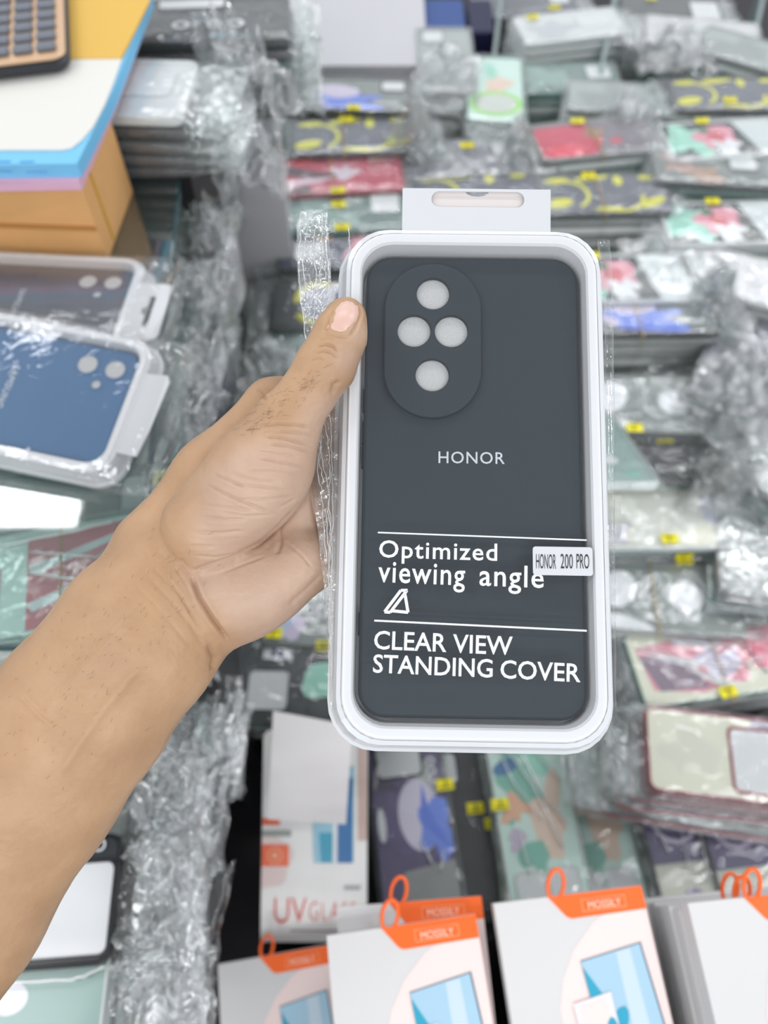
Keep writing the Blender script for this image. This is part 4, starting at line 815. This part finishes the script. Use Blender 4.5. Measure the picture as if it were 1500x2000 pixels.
for ch in ([(532, 790, 291, 9.2), (630, 765, 299.5, 8.6), (725, 788, 302, 7.8), (790, 832, 300, 7.0)],
           [(590, 872, 291, 9.6), (690, 862, 298.5, 8.8), (795, 888, 300.5, 7.8), (856, 930, 298.5, 7.0)],
           [(604, 978, 289, 9.4), (700, 968, 295.5, 8.6), (795, 985, 297, 7.6), (846, 1012, 295.5, 6.8)],
           [(590, 1092, 285, 9.4), (632, 1086, 286, 8.6), (700, 1078, 291.5, 7.6), (770, 1086, 292.5, 6.6), (806, 1102, 291, 5.8)]):
    f1.chain(ch, 5)
f2 = Field()                                                            # thumb and ball of the thumb
f2.chain([(675, 623, 265.5, 7.4), (664, 656, 264, 8.5), (641, 706, 263.5, 9.0), (605, 764, 263.5, 8.8), (560, 826, 265, 10.6), (496, 912, 268, 14), (405, 1028, 275, 16)], 4.5)
f2.ell((512, 940, 266.5), (24, 15.6, 14.5), 56, 6)
f2.ell((634, 722, 262.5), (6, 9.0, 8.6), 62, 4)
D = smin(f1.d, f2.d, 3.0)
del f1, f2
def surface_nets(D):
    ins = D < 0; nx, ny, nz = D.shape
    cnt = np.zeros((nx-1, ny-1, nz-1), np.int8)
    for a in (0, 1):
        for b in (0, 1):
            for c in (0, 1): cnt += ins[a:nx-1+a, b:ny-1+b, c:nz-1+c]
    act = (cnt > 0) & (cnt < 8); idx = -np.ones(act.shape, np.int64); ii = np.argwhere(act); idx[act] = np.arange(len(ii))
    acc = np.zeros((len(ii), 3)); num = np.zeros(len(ii)); cor = [(a, b, c) for a in (0, 1) for b in (0, 1) for c in (0, 1)]
    for p in cor:
        for q in cor:
            if sum(q)-sum(p) == 1 and all(q[k] >= p[k] for k in range(3)):
                d0 = D[ii[:, 0]+p[0], ii[:, 1]+p[1], ii[:, 2]+p[2]]; d1 = D[ii[:, 0]+q[0], ii[:, 1]+q[1], ii[:, 2]+q[2]]
                m = (d0 < 0) != (d1 < 0); t = np.where(m, d0/np.where(m, d0-d1, 1), 0)[:, None]
                acc += np.where(m[:, None], np.array(p)+t*(np.array(q)-np.array(p)), 0); num += m
    V = LO + VX*(ii + acc/num[:, None]); Q = []
    for ax in range(3):
        o1, o2 = [(1, 2), (2, 0), (0, 1)][ax]; s0 = [slice(None)]*3; s1 = [slice(None)]*3; s0[ax] = slice(0, -1); s1[ax] = slice(1, None)
        A = ins[tuple(s0)]; B = ins[tuple(s1)]
        for flip in (False, True):
            e = np.argwhere(A & ~B if not flip else ~A & B); e = e[(e[:, o1] > 0) & (e[:, o2] > 0) & (e[:, o1] < D.shape[o1]-1) & (e[:, o2] < D.shape[o2]-1)]
            def g(d1, d2):
                x = e.copy(); x[:, o1] -= d1; x[:, o2] -= d2; return idx[x[:, 0], x[:, 1], x[:, 2]]
            q = np.stack([g(1, 1), g(0, 1), g(0, 0), g(1, 0)], 1); Q.append(q[:, ::-1] if flip else q)
    return V, np.concatenate(Q)
HV, HQ = surface_nets(D)
def trace(px, py):
    """first skin point on a line of sight, in camera mm"""
    r = np.array([(px-750)/FPX, -(py-1000)/FPX, -1.])
    for z in np.arange(240, 320, .25):
        q = r*z; i = np.round((q-LO)/VX).astype(int)
        if (i >= 0).all() and (i < DIM).all() and D[tuple(i)] < 0: return q
    return None
def split4(V, Q):
    """each quad into four, then a light smoothing"""
    n = len(V); e = np.sort(np.stack([Q, np.roll(Q, -1, 1)], 2).reshape(-1, 2), 1); key = e[:, 0].astype(np.int64)*n + e[:, 1]
    uq, inv = np.unique(key, return_inverse=True); E = np.stack([uq//n, uq % n], 1); inv = inv.reshape(-1, 4) + n
    c = n + len(uq) + np.arange(len(Q)); W = np.concatenate([V, V[E].mean(1), V[Q].mean(1)])
    R = np.concatenate([np.stack([Q[:, k], inv[:, k], c, inv[:, k-1]], 1) for k in range(4)])
    for it in range(4):
        acc = np.zeros_like(W); num = np.zeros(len(W))
        for k in range(4):
            p, q = R[:, k], R[:, (k+1) % 4]; np.add.at(acc, p, W[q]); np.add.at(num, p, 1); np.add.at(acc, q, W[p]); np.add.at(num, q, 1)
        W = .5*W + .5*acc/num[:, None]
    return W, R
HV, HQ = split4(HV, HQ)
# vertex normals
def normals(V, Q):
    n = np.cross(V[Q[:, 2]]-V[Q[:, 0]], V[Q[:, 3]]-V[Q[:, 1]]); N = np.zeros_like(V)
    for k in range(4): np.add.at(N, Q[:, k], n)
    return N/(np.linalg.norm(N, axis=1)[:, None]+1e-9)
HN = normals(HV, HQ)
HP = np.stack([750+FPX*HV[:, 0]/-HV[:, 2], 1000-FPX*HV[:, 1]/-HV[:, 2]], 1)
vis = np.clip((HN[:, 2]+.05)*3, 0, 1)
GROOVES = [(.28, 3, [(540, 842), (580, 846), (618, 852)]), (.25, 3, [(498, 878), (540, 884), (585, 892)]), (.22, 3, [(450, 925), (500, 936), (545, 940)]), (.25, 3, [(412, 925), (450, 940), (490, 958)]), (.22, 3, [(430, 1000), (480, 1008), (540, 1004)]), (.25, 3, [(380, 1085), (420, 1088), (460, 1080)]), (.2, 3, [(546, 990), (560, 984), (580, 972)]), (.2, 3, [(392, 985), (450, 992), (500, 996)]), (.22, 3, [(340, 1105), (362, 1140), (380, 1180)]), (.2, 3, [(322, 1120), (356, 1170), (392, 1225)]), (.2, 3, [(430, 1120), (480, 1100), (520, 1085)]), (.2, 3, [(560, 1060), (590, 1085), (610, 1110)]),   # creases of thumb, ball of the thumb, palm and wrist: (depth mm, width px, polyline)
    (.9, 5, [(585, 984), (545, 1030), (505, 1064), (450, 1090), (392, 1110), (376, 1118)]), (.45, 5, [(546, 1030), (548, 1060), (540, 1085)]),
    (1.7, 5, [(372, 1120), (390, 1168), (415, 1210), (448, 1252)]), (.5, 7, [(405, 1255), (418, 1285), (412, 1310)]), (.35, 7, [(350, 1090), (372, 1120)]),
    (.7, 5, [(606, 956), (614, 1000), (628, 1050), (636, 1100)]), (.35, 6, [(560, 1185), (600, 1150), (630, 1120)]),
    (.42, 3.5, [(505, 833), (540, 828), (580, 830), (616, 836)]), (.38, 3.5, [(515, 852), (550, 856), (610, 872)]), (.35, 3.5, [(520, 868), (560, 870), (612, 885)]), (.35, 3.5, [(500, 895), (540, 902), (600, 913)]), (.22, 3, [(480, 918), (530, 918), (590, 930)]),
    (.25, 3, [(450, 945), (500, 950), (560, 958)]), (.35, 3.5, [(400, 945), (440, 965), (500, 990), (530, 1002)]), (.25, 4, [(390, 1010), (440, 1016), (490, 1012)]), (.25, 4, [(380, 1040), (430, 1042), (480, 1036)]), (.22, 3.5, [(370, 1066), (420, 1068)]), (.2, 3, [(460, 975), (520, 975), (575, 968)]),
    (.5, 4, [(618, 676), (634, 672), (650, 676), (662, 690)]), (.42, 4, [(612, 690), (632, 684), (650, 690), (660, 702)]), (.3, 3.5, [(606, 704), (622, 698), (636, 704)]), (.35, 4, [(622, 664), (640, 660), (656, 664)]), (.35, 5, [(648, 772), (652, 752), (664, 744)]),
    (.35, 4, [(500, 760), (512, 770), (520, 782)]), (.2, 5, [(282, 1120), (330, 1170), (372, 1220), (402, 1268)]), (.15, 5, [(262, 1140), (320, 1200), (370, 1262)]), (.14, 4, [(300, 1110), (350, 1160), (390, 1230)]),
    (-.35, 13, [(60, 1420), (140, 1330), (230, 1230), (290, 1150)]), (-.4, 14, [(100, 1540), (190, 1400), (290, 1280)]), (.45, 3.2, [(636, 648), (640, 628), (652, 602)]), (.6, 4, [(634, 652), (650, 655), (664, 659), (680, 660)]), (.5, 3.5, [(680, 660), (694, 640), (704, 612), (700, 594)]), (-.25, 5, [(32, 1352), (62, 1384), (103, 1420)])]
disp = np.zeros(len(HV))
for dep, wd, ln in GROOVES:
    best = np.full(len(HV), 1e9); LN = [np.array(p, float) for p in ln]; tot = len(LN)-1; tpar = np.zeros(len(HV))
    bb0 = np.min(LN, 0)-40; bb1 = np.max(LN, 0)+40; sel = ((HP > bb0) & (HP < bb1)).all(1)
    hp = HP[sel]; bs = np.full(len(hp), 1e9); tp = np.zeros(len(hp))
    for k in range(tot):
        ab = LN[k+1]-LN[k]; t = np.clip(((hp-LN[k])@ab)/(ab@ab), 0, 1); d = np.linalg.norm(hp-LN[k]-t[:, None]*ab, axis=1); m = d < bs; bs[m] = d[m]; tp[m] = (k+t[m])/tot
    fade = np.clip(np.minimum(tp, 1-tp)*6, .15, 1)
    disp[sel] -= (1.75 if dep < .6 else 1)*dep*(np.exp(-(bs/(.75*wd))**2) - .22*np.exp(-((bs-2.0*wd)/wd)**2))*fade
fine = 1.15*(ridged(HV*np.array([.34, .34, .34]), 5, 4)-.5); big = vnoise(HV*.09, 21)-.5
HV2 = HV + HN*(disp*vis + .16*fine + .7*big)[:, None]
V3 = HV2*.001
hm = mesh(V3.tolist(), HQ.tolist(), True)
# skin tone: paler, rosier palm side against the tan forearm and thumb back
palm = np.zeros(len(HV))
for (x, y, r_) in ((520, 960, 105), (470, 1030, 90), (520, 1150, 100), (580, 1080, 80), (430, 1130, 60), (590, 900, 60), (650, 1000, 120), (690, 880, 120), (450, 960, 60), (680, 700, 26), (700, 655, 22)):
    palm = np.maximum(palm, 1/(1+np.exp((np.linalg.norm(HP-np.array([x, y]), axis=1)-r_)/12)))
at = hm.attributes.new('palm_side', 'FLOAT', 'POINT'); at.data.foreach_set('value', palm.astype(np.float32))
SK = mat('skin', hexc(208, 164, 120), .42, .35, bump=.18, bscale=420, sss=.10)
nt = SK.node_tree; b_ = nt.nodes['Principled BSDF']; N = nt.nodes.new; L = nt.links.new
atn = N('ShaderNodeAttribute'); atn.attribute_name = 'palm_side'
mx = N('ShaderNodeMix'); mx.data_type = 'RGBA'; mx.inputs['A'].default_value = (*hexc(186, 152, 119), 1); mx.inputs['B'].default_value = (*hexc(197, 170, 151), 1); L(atn.outputs['Fac'], mx.inputs['Factor'])
tc = N('ShaderNodeTexCoord'); nz = N('ShaderNodeTexNoise'); nz.inputs['Scale'].default_value = 55; nz.inputs['Detail'].default_value = 5; L(tc.outputs['Object'], nz.inputs['Vector'])
rp_ = N('ShaderNodeValToRGB'); rp_.color_ramp.elements[0].position = .3; rp_.color_ramp.elements[0].color = (.86, .80, .76, 1); rp_.color_ramp.elements[1].position = .7; rp_.color_ramp.elements[1].color = (1.04, 1.0, .97, 1); L(nz.outputs['Fac'], rp_.inputs[0])
mu = N('ShaderNodeMix'); mu.data_type = 'RGBA'; mu.blend_type = 'MULTIPLY'; mu.inputs['Factor'].default_value = 1; L(mx.outputs['Result'], mu.inputs['A']); L(rp_.outputs[0], mu.inputs['B']); L(mu.outputs['Result'], b_.inputs['Base Color'])
person = link('person', hm, SK); person.matrix_world = Matrix.Translation(CO) @ CR.to_4x4()
tag(person, 'bare left forearm and hand gripping the boxed black phone case by its left edge', 'person')
# thumbnail
NO = [(637, 641), (645, 620), (656, 600), (666, 588), (678, 582), (690, 586), (699, 597), (701, 612), (696, 628), (688, 643), (678, 653), (662, 652), (648, 648)]
cen = np.array([671, 620.]); V = []; F = []
rings = 7
for k in range(1, rings+1):
    for p in NO:
        q = cen + (np.array(p)-cen)*k/rings; t = trace(*q)
        if t is None: t = cm(q[0], q[1], 260)
        t = np.array(t, float); V.append(t)
c_ = trace(*cen); V = np.array(V); n0 = len(NO)
fit = np.c_[np.ones(len(V)), V[:, 0], V[:, 1], V[:, 0]**2, V[:, 0]*V[:, 1], V[:, 1]**2]; co, *_r = np.linalg.lstsq(fit, V[:, 2], rcond=None); V[:, 2] = fit@co + .35
fc = np.array([1, c_[0], c_[1], c_[0]**2, c_[0]*c_[1], c_[1]**2])@co + .35
V = np.vstack([V, [[c_[0], c_[1], fc]]]); V[(rings-1)*n0:rings*n0, 2] -= .7
for k in range(rings-1):
    for i in range(n0): F.append((k*n0+i, (k+1)*n0+i, (k+1)*n0+(i+1) % n0, k*n0+(i+1) % n0))
for i in range(n0): F.append((rings*n0, i, (i+1) % n0))
nail = link('thumbnail', mesh((V*.001).tolist(), F, True), mat('nail', hexc(218, 180, 166), .3, .5), person); nail['label'] = 'pale pink thumbnail'
# dark hairs on the back of the hand and forearm
rr = random.Random(3); parts = []
def hair(px, py, dx, dy, ln):
    t0 = trace(px, py); 
    if t0 is None: return
    pts = []
    for k in range(4):
        a = k/3*ln; t = trace(px+dx*a, py+dy*a)
        if t is None: break
        pts.append((np.array(t)+np.array([0, 0, .10+.25*k]))*.001)
    if len(pts) > 2: parts.append(tube(pts, .000032, 3))
for _ in range(80):
    s_ = rr.random(); px = 480+130*s_+rr.gauss(0, 14); py = 850-110*s_+rr.gauss(0, 14); a = rr.uniform(-.3, 1.4); hair(px, py, math.cos(a), -math.sin(a)*.8, rr.uniform(8, 20))
for _ in range(150):
    s_ = rr.random(); px = 40+300*s_+rr.gauss(0, 70); py = 1440-330*s_+rr.gauss(0, 60); a = rr.uniform(.2, 1.3); hair(px, py, math.cos(a), -math.sin(a), rr.uniform(6, 13))
V, F, _ = joinVF(parts); hr = link('arm_hair', mesh(V, F), mat('hair_dark', hexc(96, 72, 52), .6), person); hr['kind'] = 'stuff'
del D

# dark steps of the display, one solid insert
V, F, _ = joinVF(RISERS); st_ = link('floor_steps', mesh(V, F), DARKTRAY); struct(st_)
V, F, _ = joinVF(GREYRIS); struct(link('trim_2', mesh(V, F), GREYP))
